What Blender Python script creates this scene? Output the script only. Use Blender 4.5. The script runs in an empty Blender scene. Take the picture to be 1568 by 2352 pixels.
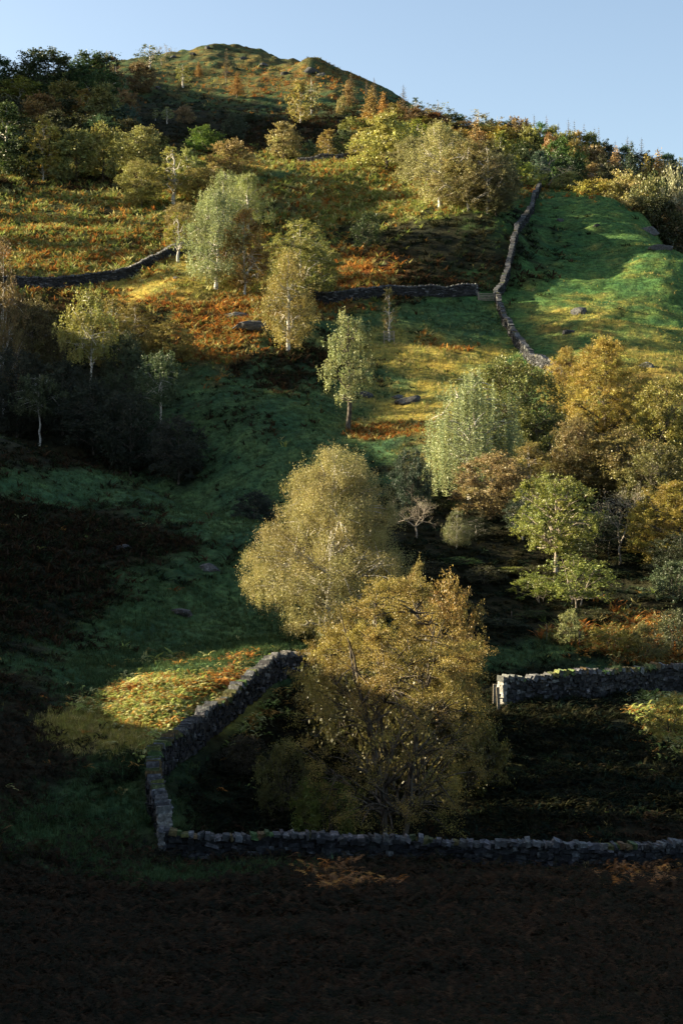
import math, random
import numpy as np

# ---------------------------------------------------------------- the camera
# The place was surveyed from the photograph at 1568 x 2352: a point seen at
# (px, py) and Y metres away lies at x=(px-784)/F*Y, z=(1176-py)/F*Y.
F = 3267.0
SUN_AZ = math.radians(12.0)      # sun stands to the left, a little beyond
SUN_EL = math.radians(18.0)
CA, SA, TE = math.cos(SUN_AZ), math.sin(SUN_AZ), math.tan(SUN_EL)
rng = np.random.default_rng(7)

def _hash(ix, iy, seed):
    h = (ix * 374761393 + iy * 668265263 + seed * 974634221) & 0xffffffff
    h = ((h ^ (h >> 13)) * 1274126177) & 0xffffffff
    return (h ^ (h >> 16)) & 0xffffffff

def noise2(x, y, seed=0):
    x = np.asarray(x, float); y = np.asarray(y, float)
    x0 = np.floor(x).astype(np.int64); y0 = np.floor(y).astype(np.int64)
    fx, fy = x - x0, y - y0
    u = fx * fx * fx * (fx * (fx * 6 - 15) + 10); v = fy * fy * fy * (fy * (fy * 6 - 15) + 10)
    def g(ix, iy, dx, dy):
        a = _hash(ix, iy, seed) * (2 * math.pi / 4294967296.0)
        return np.cos(a) * dx + np.sin(a) * dy
    n00 = g(x0, y0, fx, fy); n10 = g(x0 + 1, y0, fx - 1, fy)
    n01 = g(x0, y0 + 1, fx, fy - 1); n11 = g(x0 + 1, y0 + 1, fx - 1, fy - 1)
    return ((n00 * (1 - u) + n10 * u) * (1 - v) + (n01 * (1 - u) + n11 * u) * v) * 1.5

def fbm(x, y, seed=0, octs=4, gain=.5, lac=2.03):
    s, a, f = 0, 1., 1.
    for o in range(octs):
        s = s + a * noise2(np.asarray(x) * f, np.asarray(y) * f, seed + 17 * o); a *= gain; f *= lac
    return s

# ---------------------------------------------------------------- the ground
CTRL = [
 # the near slope
 (784,2352,16),(0,2352,18),(1568,2352,15),(784,2150,32),(0,2140,34),(1568,2150,31),
 (784,2030,50),(1568,2015,50),(0,1985,50),(1150,2025,50),(370,1968,56.5),(560,1985,56.5),(200,1930,56),(800,1984,57),(1200,1980,57),(1560,1976,58),
 # behind the front wall, in the fold
 (800,1964,60),(1200,1958,60),(1568,1940,61),(480,1942,61),(950,1885,66),(1300,1770,71),(1568,1740,72),
 (1000,1730,74),(1150,1618,82),(1350,1600,85),(1568,1592,88),(760,1568,83),(620,1690,73),(1300,1660,78),(1000,1600,84),(880,1570,86),
 (400,1850,61),(450,1745,68),(540,1655,74),(645,1575,79),
 # left of the curved wall
 (150,1850,60),(0,1810,59),(0,1690,69),(120,1680,71),(250,1715,68),(350,1705,68),(250,1652,72.5),(420,1592,76),(560,1548,81),
 # hollow, then the dark spur
 (300,1520,88),(520,1490,92),(0,1520,82),(150,1530,85),(620,1450,98),
 (100,1360,100),(0,1260,106),(300,1310,108),(500,1350,107),(200,1160,124),(0,1090,124),
 (0,1000,137),(100,1030,138),(200,1066,138),(330,1115,135),(450,1166,130),(560,1195,123),(620,1222,117),(700,1330,108),
 # the gully behind it
 (0,1060,164),(200,1120,160),(450,1195,148),(600,1222,134),(320,1160,155),(760,1215,128),
 # the middle slope
 (500,1110,156),(600,1130,149),(690,1180,138),(750,1100,146),(600,1000,162),(500,905,177),(700,905,179),(400,1000,170),
 (100,930,190),(200,965,178),(0,930,195),(850,1050,152),(1000,1050,150),(800,985,168),(900,932,182),(950,850,200),(700,800,203),
 (550,875,185),(450,800,200),(480,700,217),(400,655,226),(350,665,225),(430,612,238),(560,745,208),(620,720,213),(250,690,222),(60,668,233),(150,664,233),
 (495,664,226),(720,702,233),(830,698,234),(930,692,236),(1130,708,238),(1000,765,222),(1100,835,206),(870,782,215),(1180,842,203),(1285,850,195),(280,652,234),
 # the wooded bank on the right
 (1050,1150,139),(1300,1050,150),(1568,1000,157),(1280,1312,115),(1150,1312,115),(1568,1320,111),(1000,1255,118),(1000,1400,102),
 (1300,1460,97),(1568,1450,98),(1200,1535,91),(1450,1528,92),(1568,1528,93),(900,1300,113),(820,1200,126),(1200,1200,128),(1400,940,172),(1568,930,178),(1100,1480,95),
 # the field
 (1180,690,242),(1300,700,238),(1568,742,228),(1450,830,202),(1568,865,192),(1350,785,214),(1250,562,288),(1400,562,284),(1560,575,274),
 (1300,452,342),(1247,430,358),(1400,470,332),(1480,502,312),(1340,455,345),
 (1480,545,345),(1568,640,310),(1400,500,372),(1700,700,300),(1700,760,235),
 # bracken slope over the walls
 (1000,602,255),(1150,652,250),(850,622,252),(750,682,241),(1000,500,281),(1150,520,275),(850,480,306),(1150,435,342),
 (600,390,326),(750,386,330),(950,402,326),(850,390,332),(600,480,296),(640,525,284),(400,500,285),(200,500,281),(0,480,286),
 (200,600,246),(0,622,243),(400,562,260),(0,420,311),(200,420,316),(450,420,313),(300,410,322),(100,412,318),
 (750,372,362),(700,352,382),(500,350,372),(300,385,345),(900,372,362),(620,372,355),
 # the upper hill
 (600,300,440),(300,300,430),(100,300,412),(0,300,402),(800,272,470),(900,322,422),(1100,352,412),(1000,302,452),(450,240,522),(600,222,546),
 (300,205,540),(150,220,500),(0,215,480),(700,252,500),(500,160,622),(400,140,652),(600,160,632),(650,190,592),
 (480,106,700),(430,118,692),(380,128,690),(330,136,680),(260,148,650),(560,122,692),(620,136,676),(650,150,650),(692,158,630),(715,148,618),(750,158,610),(800,194,590),(900,236,566),
 (1000,322,540),(1130,360,500),(1350,412,450),(1568,456,425),(100,185,600),(0,205,570),(200,170,630),
 (480,230,900),(0,290,900),(1000,360,850),(1568,470,800),(700,260,880),(200,260,900),
]
WORLD = [(-30,0,2.2),(-12,0,-1.0),(0,0,-1.75),(14,0,-2.6),(30,0,-4),(0,-20,19),(-20,-20,22),(20,-20,17),(0,-9,5),(-6,-9,6),(6,-9,4.5),(0,6,-2.6),(-4,7,-3.0),(-7,13,-4.6),(5,7,-3.2)]  # unseen rise behind the camera steepened to cut skylight on the near slope
# beyond the right-hand edge the slopes carry on much as inside it
for (px, py, Y) in [(1568,1995,50),(1568,1740,72),(1568,1592,88),(1568,1320,111),(1568,1000,157),(1568,742,228),(1568,470,420),(1568,2352,15)]:
    WORLD.append(((2300-784)/F*Y, Y, (1176-py-20)/F*Y))
for (px, py, Y) in [(0,1985,50),(0,1665,66),(0,1260,106),(0,1000,137),(0,930,195),(0,622,243),(0,420,311),(0,215,480)]:
    WORLD.append(((-700-784)/F*Y, Y, (1176-py+10)/F*Y + .02*Y))

def _q(x, Y):
    return 3.2 * x / (Y + 40.), 1.25 * np.log(Y + 40.)

def _tps(pts, vals, lam):
    n = len(pts)
    d = ((pts[:, None] - pts[None]) ** 2).sum(-1)
    K = np.where(d > 1e-12, .5 * d * np.log(d + 1e-12), 0) + lam * np.eye(n)
    P = np.c_[np.ones(n), pts]
    A = np.zeros((n + 3, n + 3)); A[:n, :n] = K; A[:n, n:] = P; A[n:, :n] = P.T
    return np.linalg.solve(A, np.r_[vals, 0, 0, 0])
_cp = [((px-784)/F*Y, Y, (1176-py)/F*Y) for px, py, Y in CTRL] + WORLD
_cp = np.array(_cp)
_cq = np.stack(_q(_cp[:, 0], _cp[:, 1]), -1)
_cw = _tps(_cq, _cp[:, 2] / (_cp[:, 1] + 40.), 2e-4)

def base_height(x, Y):
    x = np.asarray(x, float); Y = np.asarray(Y, float)
    shp = np.broadcast(x, Y).shape
    x = np.broadcast_to(x, shp).ravel(); Y = np.broadcast_to(Y, shp).ravel()
    out = np.empty(x.size)
    for i in range(0, x.size, 20000):
        q = np.stack(_q(x[i:i+20000], Y[i:i+20000]), -1)
        d = ((q[:, None] - _cq[None]) ** 2).sum(-1)
        K = .5 * d * np.log(d + 1e-12)
        out[i:i+20000] = (K @ _cw[:-3] + _cw[-3] + q @ _cw[-2:]) * (Y[i:i+20000] + 40.)
    return out.reshape(shp)

# skyline of the valley side to the left (out of the picture), shaped to keep the low sun off the valley floor
RIDGE_U = [-40, 10, 20, 34, 48, 57, 60, 62.5, 65.3, 67, 70, 76, 80, 83, 88, 95, 98, 100, 108, 116, 120, 124, 139, 155, 166, 179, 200, 206, 232, 259, 280, 300, 318, 350, 365, 380, 400, 435, 460, 480, 499, 518, 546, 562, 594, 640, 700, 1000]
RIDGE_H = [  6,  0, -2, -5, -9,-10.6,-10.8,-11.2,-11.8,-18.8,-19.3,-19.1,-18.8,-17.6,-15.5,-11,-9.3,-9.3,-8.6,-7.4,-7.6,-6.5,-5,-2.5, 0, 1.2, 2, 3, 6, 13, 20, 28, 36, 52, 63, 72, 83, 90, 91, 94, 104, 108, 110,112, 114, 115, 120, 120]
def ridge_H(u):
    return np.interp(u, RIDGE_U, RIDGE_H)

def smooth(a, b, x):
    t = np.clip((x - a) / (b - a), 0, 1); return t * t * (3 - 2 * t)

def height(x, Y, detail=True):
    x = np.asarray(x, float); Y = np.asarray(Y, float)
    z = base_height(x, Y)
    w = -0.245 * (Y + 6) - x                    # metres beyond the left edge of the view
    w0 = .13 * np.abs(Y) + 12
    u = x * SA + Y * CA; t = x * CA - Y * SA
    rz = ridge_H(u) - t * TE - .12 * np.maximum(w - w0, 0)
    k = smooth(.02 * w0, w0, w)
    z = z * (1 - k) + rz * k
    z = np.where((w > 0) & (k < 1), np.minimum(z, rz + 0 * z), z)
    # rolling knolls, hummocks, tussocks
    s = np.clip((Y - 5) / 60., .15, 1.)
    far = np.clip((Y - 120) / 300., 0, 1)
    n = .55 * fbm(x / 17., Y / 17., 3, 3) * s + 1.8 * far * fbm(x / 46., Y / 46., 5, 4) 
    z = z + n + .95 * far ** .5 * fbm(x / 30. + Y / 60., Y / 9., 61, 3)
    if detail:
        z = z + .16 * fbm(x / 2.6, Y / 2.6, 11, 3) * np.clip(Y / 40., .2, 1.) + .62 * far ** .6 * fbm(x / 6.5, Y / 6., 23, 3)
        crag = smooth(560, 640, Y) * np.maximum(fbm(x / 22., Y / 22., 31, 4) - .05, 0) * 1.5 + smooth(560, 640, Y) * .8 * np.maximum(fbm(x / 5., Y / 5., 37, 3), 0)
        cx_, cy_ = (716 - 784) / F * 612, 612.
        z = z + 2.0 * np.exp(-((x - cx_) / np.where(x > cx_, 6., 13.)) ** 2 - ((Y - cy_) / 16.) ** 2) * (1 + .2 * fbm(x / 7., Y / 7., 41, 3))
        z = z + crag * np.where(x < 0, 1, .6)
    return z

_YS = np.exp(np.linspace(math.log(8 + 40), math.log(900 + 40), 1200)) - 40
def hit(px, py):
    """distance Y at which the sight line through (px, py) meets the ground"""
    x = (px - 784) / F * _YS; z = (1176 - py) / F * _YS
    g = height(x, _YS, False) - z
    i = np.argmax(g > 0)
    if g.max() <= 0: return None
    if i == 0: return float(_YS[0])
    f = g[i] / (g[i] - g[i-1]); return float(_YS[i] - f * (_YS[i] - _YS[i-1]))
def wx(px, Y): return (px - 784) / F * Y
def gz(x, Y): return float(height(np.array([x]), np.array([Y]))[0])
import bpy
from mathutils import Vector, Matrix
C = bpy.context.scene.collection
S = bpy.context.scene

# ---------------------------------------------------------------- materials
def new_mat(name):
    m = bpy.data.materials.new(name); m.use_nodes = True
    nt = m.node_tree; nt.nodes.clear()
    out = nt.nodes.new('ShaderNodeOutputMaterial')
    return m, nt, out
def N(nt, typ, **kw):
    n = nt.nodes.new(typ)
    for k, v in kw.items():
        if k in n.inputs.keys(): n.inputs[k].default_value = v
        else: setattr(n, k, v)
    return n
def mixc(nt, fac, a, b, blend='MIX'):
    m = nt.nodes.new('ShaderNodeMix'); m.data_type = 'RGBA'; m.blend_type = blend
    for sock, val in ((m.inputs[0], fac), (m.inputs[6], a), (m.inputs[7], b)):
        if isinstance(val, (int, float)): sock.default_value = val
        elif isinstance(val, tuple): sock.default_value = (*val, 1) if len(val) == 3 else val
        else: nt.links.new(val, sock)
    return m.outputs[2]
def mth(nt, op, a, b=None):
    m = nt.nodes.new('ShaderNodeMath'); m.operation = op
    for i, v in enumerate((a, b)):
        if v is None: continue
        if isinstance(v, (int, float)): m.inputs[i].default_value = v
        else: nt.links.new(v, m.inputs[i])
    return m.outputs[0]
def ramp(nt, fac, stops):
    r = nt.nodes.new('ShaderNodeValToRGB'); e = r.color_ramp.elements
    while len(e) < len(stops): e.new(.5)
    for i, (p, c) in enumerate(stops):
        e[i].position = p; e[i].color = (*c, 1) if len(c) == 3 else c
    nt.links.new(fac, r.inputs[0]); return r.outputs[0]

def leaf_material(name, transl=.29, gloss=.02):
    """leaf colour = the plant's own colour (object colour) varied leaf by leaf"""
    m, nt, out = new_mat(name)
    oi = N(nt, 'ShaderNodeObjectInfo'); at = N(nt, 'ShaderNodeAttribute', attribute_name='tone')
    v = mth(nt, 'ADD', mth(nt, 'MULTIPLY', at.outputs['Fac'], .95), .52)
    hsv = N(nt, 'ShaderNodeHueSaturation'); nt.links.new(oi.outputs['Color'], hsv.inputs['Color'])
    nt.links.new(v, hsv.inputs['Value'])
    at2 = N(nt, 'ShaderNodeAttribute', attribute_name='hue')
    nt.links.new(mth(nt, 'ADD', mth(nt, 'MULTIPLY', at2.outputs['Fac'], .05), .475), hsv.inputs['Hue'])
    d = N(nt, 'ShaderNodeBsdfDiffuse'); nt.links.new(hsv.outputs[0], d.inputs['Color'])
    t = N(nt, 'ShaderNodeBsdfTranslucent')
    nt.links.new(mixc(nt, .5, hsv.outputs[0], (1.0, .93, .5), 'MULTIPLY'), t.inputs['Color'])
    g = N(nt, 'ShaderNodeBsdfGlossy', Roughness=.45)
    g.inputs['Color'].default_value = (1, 1, 1, 1)
    ms = N(nt, 'ShaderNodeMixShader'); ms.inputs[0].default_value = transl
    nt.links.new(d.outputs[0], ms.inputs[1]); nt.links.new(t.outputs[0], ms.inputs[2])
    m2 = N(nt, 'ShaderNodeMixShader'); m2.inputs[0].default_value = gloss
    nt.links.new(ms.outputs[0], m2.inputs[1]); nt.links.new(g.outputs[0], m2.inputs[2])
    nt.links.new(m2.outputs[0], out.inputs[0])
    return m

def bark_material(name, a, b, scale=6., stretch=(1, 1, .35), thr=(.42, .58)):
    m, nt, out = new_mat(name)
    tc = N(nt, 'ShaderNodeTexCoord'); mp = N(nt, 'ShaderNodeMapping'); mp.inputs['Scale'].default_value = stretch
    nt.links.new(tc.outputs['Object'], mp.inputs[0])
    no = N(nt, 'ShaderNodeTexNoise', Scale=scale, Detail=4.)
    nt.links.new(mp.outputs[0], no.inputs['Vector'])
    col = ramp(nt, no.outputs['Fac'], [(thr[0], a), (thr[1], b)])
    p = N(nt, 'ShaderNodeBsdfPrincipled', Roughness=.9); nt.links.new(col, p.inputs['Base Color'])
    p.inputs['Specular IOR Level'].default_value = .15
    bp = N(nt, 'ShaderNodeBump', Strength=.5, Distance=.03); nt.links.new(no.outputs['Fac'], bp.inputs['Height'])
    nt.links.new(bp.outputs[0], p.inputs['Normal'])
    nt.links.new(p.outputs[0], out.inputs[0])
    return m

MAT = {}
MAT['leaf'] = leaf_material('autumn_leaves')
MAT['dry'] = leaf_material('ground_fronds', .25, .03)
MAT['bark'] = bark_material('grey_brown_bark', (.035, .028, .02), (.12, .10, .08))
MAT['birch'] = bark_material('silver_birch_bark', (.05, .045, .04), (.52, .48, .42), 5., (1, 1, 2.2), (.38, .5))
MAT['pale'] = bark_material('pale_dead_wood', (.16, .13, .10), (.38, .32, .26))

# ---------------------------------------------------------------- mesh helpers
def mesh_from(name, verts, faces, mats, fattr=None, smooth_shade=False, mat_idx=None):
    """verts (n,3); faces: (m,3) or (m,4) array or list of arrays"""
    me = bpy.data.meshes.new(name)
    verts = np.ascontiguousarray(verts, np.float32)
    fl = faces if isinstance(faces, list) else [faces]
    fl = [np.asarray(f, np.int32) for f in fl if len(f)]
    me.vertices.add(len(verts)); me.vertices.foreach_set('co', verts.ravel())
    loops = np.concatenate([f.ravel() for f in fl])
    tot = np.concatenate([np.full(len(f), f.shape[1], np.int32) for f in fl])
    st = np.concatenate([[0], np.cumsum(tot)[:-1]]).astype(np.int32)
    me.loops.add(len(loops)); me.loops.foreach_set('vertex_index', loops)
    me.polygons.add(len(tot)); me.polygons.foreach_set('loop_start', st); me.polygons.foreach_set('loop_total', tot)
    if smooth_shade: me.polygons.foreach_set('use_smooth', np.ones(len(tot), bool))
    else: me.polygons.foreach_set('use_smooth', np.zeros(len(tot), bool))
    for m in (mats if isinstance(mats, (list, tuple)) else [mats]): me.materials.append(m)
    if mat_idx is not None: me.polygons.foreach_set('material_index', np.asarray(mat_idx, np.int32))
    me.update(calc_edges=True)
    for k, a in (fattr or {}).items():
        a = np.asarray(a, np.float32)
        if a.ndim == 1:
            at = me.attributes.new(k, 'FLOAT', 'FACE'); at.data.foreach_set('value', a)
        else:
            at = me.attributes.new(k, 'FLOAT_COLOR', 'FACE')
            at.data.foreach_set('color', np.c_[a, np.ones(len(a))].astype(np.float32).ravel())
    return me

def link(name, data, parent=None, loc=None):
    o = bpy.data.objects.new(name, data); C.objects.link(o)
    if parent is not None: o.parent = parent
    if loc is not None: o.location = loc
    return o
def tag(o, label=None, cat=None, group=None, kind=None):
    if label: o['label'] = label
    if cat: o['category'] = cat
    if group: o['group'] = group
    if kind: o['kind'] = kind
    return o

class Tubes:
    """tapered tubes gathered into one mesh"""
    def __init__(s): s.v = []; s.f = []; s.n = 0
    def add(s, pts, rad, sides=6):
        pts = np.asarray(pts, float); rad = np.asarray(rad, float); k = len(pts)
        t = np.gradient(pts, axis=0); t /= np.linalg.norm(t, axis=1, keepdims=True) + 1e-9
        ref = np.array([.31, .87, .38]) if abs(t[0, 2]) > .6 else np.array([0, 0, 1.])
        a = np.cross(t, ref); a /= np.linalg.norm(a, axis=1, keepdims=True) + 1e-9
        b = np.cross(t, a)
        ang = np.arange(sides) * 2 * math.pi / sides
        ring = pts[:, None] + rad[:, None, None] * (np.cos(ang)[None, :, None] * a[:, None] + np.sin(ang)[None, :, None] * b[:, None])
        s.v.append(ring.reshape(-1, 3))
        i = np.arange(k - 1)[:, None] * sides; j = np.arange(sides)[None]; j2 = (j + 1) % sides
        s.f.append(np.stack([i + j, i + j2, i + sides + j2, i + sides + j], -1).reshape(-1, 4) + s.n)
        s.n += k * sides
    def mesh(s, name, mat):
        return mesh_from(name, np.concatenate(s.v), np.concatenate(s.f), mat, smooth_shade=True)

def bez(a, b, c, n):
    t = np.linspace(0, 1, n)[:, None]
    return a * (1 - t) ** 2 + 2 * b * t * (1 - t) + c * t * t
# ---------------------------------------------------------------- trees
def leaf_quads(cent, size, r, drop=.0):
    """one small rhombic leaf-sized face at every centre, lying every way"""
    n = len(cent)
    nrm = r.normal(size=(n, 3)); nrm[:, 2] += .35
    nrm /= np.linalg.norm(nrm, axis=1, keepdims=True)
    a = r.normal(size=(n, 3)); a[:, 2] -= drop * 1.5
    a -= (a * nrm).sum(1, keepdims=True) * nrm; a /= np.linalg.norm(a, axis=1, keepdims=True) + 1e-9
    b = np.cross(nrm, a)
    L = size * r.uniform(.65, 1.35, (n, 1)); Wd = L * r.uniform(.5, .75, (n, 1))
    v = np.stack([cent - a * L * .5, cent + b * Wd * .5 + a * L * .08, cent + a * L * .5, cent - b * Wd * .5 + a * L * .08], 1)
    return v.reshape(-1, 3), np.arange(4 * n).reshape(-1, 4)

TREE_K = .70
PROFILES = {  # (height fraction, radius fraction of the crown's half-width)
 'round': [(0, .25), (.12, .75), (.35, 1), (.6, .95), (.82, .7), (.95, .35), (1, .05)],
 'oval':  [(0, .35), (.12, .75), (.3, 1), (.5, .92), (.7, .68), (.87, .40), (1, .06)],
 'birch': [(0, .30), (.15, .8), (.32, 1), (.5, .88), (.68, .66), (.84, .42), (1, .06)],
 'slim':  [(0, .5), (.2, .9), (.4, 1), (.6, .85), (.8, .6), (1, .08)],
 'cone':  [(0, .9), (.1, 1), (.4, .72), (.7, .4), (.9, .17), (1, .03)],
 'vase':  [(0, .15), (.2, .45), (.45, .82), (.7, 1), (.87, .78), (.96, .42), (1, .1)],
 'dome': [(0,.5), (.15,.8), (.4,1), (.62,.92), (.82,.64), (.94,.36), (1,.1)],
 'bush':  [(0, .8), (.2, 1), (.5, .95), (.8, .65), (1, .15)],
}
def make_tree(name, H, W, seed, prof='round', base=.15, nlimb=26, nclump=90, nleaf=6000, leaf=.3, bark='bark',
              weep=0., stems=1, spread=.9, trunk_r=.02, clump=.16, sub=2, sides=5, sparse=.15, lean=.0, low=1.):
    """a plant of height H and width W standing at the origin: (trunk mesh, crown mesh)"""
    r = np.random.default_rng(seed)
    tb = Tubes(); pr = np.array(PROFILES[prof]); hw = W / 2
    lob = r.uniform(0, 6.28, 6)
    def radius(hf, az):
        q = np.interp(hf, pr[:, 0], pr[:, 1])
        return hw * q * (1 + .16 * np.sin(2 * az + lob[0]) + .11 * np.sin(3 * az + 5 * hf + lob[1]) + .10 * np.sin(5 * az - 9 * hf + lob[2]))
    trunks = []
    for s in range(stems):
        a = lob[3] + 6.28 * s / stems + r.uniform(-.4, .4)
        off = 0 if stems == 1 else .05 * W
        topx = (0 if stems == 1 else .30 * W * r.uniform(.7, 1.1)) 
        top = np.array([math.cos(a) * topx + lean * H, math.sin(a) * topx, H * (.93 if stems == 1 else r.uniform(.78, .93))])
        st = np.array([math.cos(a) * off, math.sin(a) * off, -.05 * H])
        mid = st * .5 + top * .5; mid[:2] = mid[:2] * .55 + r.normal(0, .02 * H, 2)
        p = bez(st, mid, top, 12); p[2:-1, :2] += r.normal(0, .006 * H, (9, 2))
        r0 = trunk_r * H * (1 if stems == 1 else .62)
        rad = r0 * np.linspace(1, .1, 12) ** .9; rad[0] *= 1.25
        tb.add(p, rad, sides + 1); trunks.append((p, rad))
    # clump centres: spread through the crown volume, more of them towards its surface
    hf = np.sort(r.uniform(0.02, .98, nclump)); az = (np.arange(nclump) * 2.39996 + r.uniform(-.5, .5, nclump))
    wgt = np.interp(hf, pr[:, 0], pr[:, 1]); keep = r.uniform(0, 1, nclump) < (.25 + .75 * wgt)
    hf, az = hf[keep], az[keep]; n = len(hf)
    rr = radius(hf, az) * (1 - (r.uniform(0, 1, n) ** 2.2) * .75)
    cx = np.cos(az) * rr + lean * H * hf; cy = np.sin(az) * rr; cz = H * (base + (1 - base) * hf * .97)
    cc = np.stack([cx, cy, cz], 1)
    ends = []
    li = r.permutation(n)[:nlimb]
    islimb = np.zeros(n, bool); islimb[li] = True
    limbs = []
    for i in li:
        p, rad = trunks[i % stems]
        hz = cc[i, 2] - (.10 + .14 * r.uniform()) * H * (1 if weep == 0 else .6) - .25 * rr[i]
        hz = max(hz, H * base * .75)
        k = int(np.clip(np.searchsorted(p[:, 2], hz), 1, 10))
        st = p[k]; d = cc[i] - st
        mid = st + d * .5 + np.array([0, 0, (.10 if weep == 0 else .22) * np.linalg.norm(d)])
        q = bez(st, mid, cc[i], 7); q[1:-1] += r.normal(0, .012 * H * .6, (5, 3))
        r1 = min(rad[k] * .62, .012 * H)
        tb.add(q, r1 * np.linspace(1, .14, 7), sides - 1 if sides > 4 else 4); limbs.append(q)
    L = np.array([q[4] for q in limbs])
    for i in np.where(~islimb)[0][: n * sub // 2]:
        j = np.argmin(((L - cc[i]) ** 2).sum(1)); st = limbs[j][r.integers(2, 5)]
        d = cc[i] - st
        q = bez(st, st + d * .55 + np.array([0, 0, .12 * np.linalg.norm(d)]), cc[i], 5)
        tb.add(q, .0042 * H * np.linspace(1, .25, 5), 3)
    trunk = tb.mesh(name + '_trunk', MAT[bark])
    if nleaf == 0: return trunk, None
    # leaves
    share = r.uniform(.35, 1.5, n) ** 1.5; share[r.uniform(0, 1, n) < sparse] *= .18; share *= np.interp(hf, [0, .42, .62], [low, low, 1.])
    cnt = np.maximum((share / share.sum() * nleaf).astype(int), 3)
    idx = np.repeat(np.arange(n), cnt); m = len(idx)
    sg = clump * hw * r.uniform(.7, 1.25, n)
    g = r.normal(size=(m, 3)); g /= np.linalg.norm(g, axis=1, keepdims=True); g *= r.uniform(0, 1, (m, 1)) ** .45
    # sprays: every clump breaks up into a handful of twigs
    nt = 7
    tw = r.normal(size=(n, nt, 3)); tw /= np.linalg.norm(tw, axis=2, keepdims=True)
    pick = tw[idx, r.integers(0, nt, m)]
    along = r.uniform(.1, 1.25, (m, 1))
    pos = cc[idx] + sg[idx, None] * (pick * along * 1.25 + g * .42) * np.array([1, 1, .78])
    if weep > 0:
        ns = 9 if weep < .2 else 5
        sxy = r.normal(0, 1, (n, ns, 2)) * (sg[:, None, None] * .95); sl = r.uniform(.35, 1.1, (n, ns)) * weep * H
        k = r.integers(0, ns, m); u = r.uniform(0, 1, m) ** .8
        pos = cc[idx].copy(); pos[:, :2] += sxy[idx, k] + r.normal(0, (.05 if weep < .2 else .032) * hw, (m, 2)) * (.5 + .2 * u[:, None])
        pos[:, 2] += .35 * sg[idx] - u * sl[idx, k] + r.normal(0, .02 * H, m)
    pos[:, 2] = np.maximum(pos[:, 2], .012 * H)
    v, f = leaf_quads(pos, leaf, r, drop=1. if weep else .2)
    ctone = r.normal(.5, .2, n); tone = np.clip(ctone[idx] + r.normal(0, .11, m), 0, 1)
    hue = np.clip(r.normal(.5, .22, n)[idx] + r.normal(0, .2, m), 0, 1)
    crown = mesh_from(name + '_crown', v, f, MAT['leaf'], {'tone': tone, 'hue': hue})
    return trunk, crown

def make_larch(name, H, W, seed, nleaf, leaf, bare=False):
    """a conical larch: straight stem, whorls of level branches, thin tufts of needles"""
    r = np.random.default_rng(seed); tb = Tubes()
    z = np.linspace(-.04, 1, 8) * H; tb.add(np.stack([r.normal(0, .004 * H, 8), r.normal(0, .004 * H, 8), z], 1), .016 * H * np.linspace(1, .08, 8), 5)
    pts = []
    nw = 22
    for w in range(nw):
        h = .14 + .84 * w / nw; nb = 6 if h < .8 else 4
        for b in range(nb):
            a = b * 6.283 / nb + w * .8 + r.uniform(-.4, .4)
            ln = W / 2 * (1 - h) ** .75 * 1.15 * r.uniform(.55, 1.1)
            if r.uniform() < .15: ln *= .4
            st = np.array([0, 0, h * H]); en = st + np.array([math.cos(a) * ln, math.sin(a) * ln, ln * r.uniform(-.12, .25)])
            q = bez(st, (st + en) / 2 - np.array([0, 0, .08 * ln]), en, 4)
            tb.add(q, .0045 * H * np.linspace(1, .3, 4), 3)
            k = max(int(ln * 10), 3)
            t = r.uniform(.12, 1.05, (k, 1)); pts.append(st + (en - st) * t)
    trunk = tb.mesh(name + '_trunk', MAT['bark'])
    P = np.concatenate(pts); P = P[r.integers(0, len(P), nleaf)] + r.normal(0, 1, (nleaf, 3)) * np.array([.022, .022, .018]) * H
    v, f = leaf_quads(P, leaf, r, .3)
    tone = np.clip(r.normal(.5, .18, nleaf), 0, 1)
    return trunk, mesh_from(name + '_crown', v, f, MAT['leaf'], {'tone': tone, 'hue': np.clip(r.normal(.5, .2, nleaf), 0, 1)})

def make_bare(name, H, W, seed, bark='pale', depth=5, nleaf=0, leaf=.1, twist=.35):
    """a leafless tree forking again and again into twigs"""
    r = np.random.default_rng(seed); tb = Tubes(); tips = []
    def grow(p, d, ln, rad, lev):
        k = 5 if lev < 2 else 4; pts = [p]; q = p.copy(); dd = d.copy()
        for _ in range(k - 1):
            dd = dd + r.normal(0, twist * .45, 3) + np.array([0, 0, .05]); dd /= np.linalg.norm(dd)
            q = q + dd * ln / (k - 1); pts.append(q)
        tb.add(np.array(pts), rad * np.linspace(1, .62, k), 5 if lev < 2 else 3)
        if lev >= depth: tips.append(q); return
        for b in range(3 if r.uniform() < .55 else 2):
            nd = dd + r.normal(0, .62, 3) * np.array([W / H * 1.5, W / H * 1.5, .75]); nd[2] += .12; nd /= np.linalg.norm(nd)
            grow(q, nd, ln * r.uniform(.6, .88), rad * .58, lev + 1)
        if lev > 0 and r.uniform() < .6:
            m = pts[2]; nd = dd + r.normal(0, .8, 3); nd /= np.linalg.norm(nd); grow(m, nd, ln * .55, rad * .4, lev + 2)
    grow(np.array([0, 0, -.04 * H]), np.array([0, 0, 1.]), H * .30, .022 * H, 0)
    trunk = tb.mesh(name + '_trunk', MAT[bark])
    co = np.concatenate(tb.v); sc = H / co[:, 2].max()
    trunk.transform(Matrix.Diagonal((sc, sc, sc, 1)))
    if not nleaf: return trunk, None
    T = np.array(tips) * sc
    P = T[r.integers(0, len(T), nleaf)] + r.normal(0, .022 * H, (nleaf, 3))
    v, f = leaf_quads(P, leaf, r, .3)
    return trunk, mesh_from(name + '_crown', v, f, MAT['leaf'], {'tone': np.clip(r.normal(.5, .2, nleaf), 0, 1), 'hue': np.clip(r.normal(.5, .2, nleaf), 0, 1)})

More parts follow.
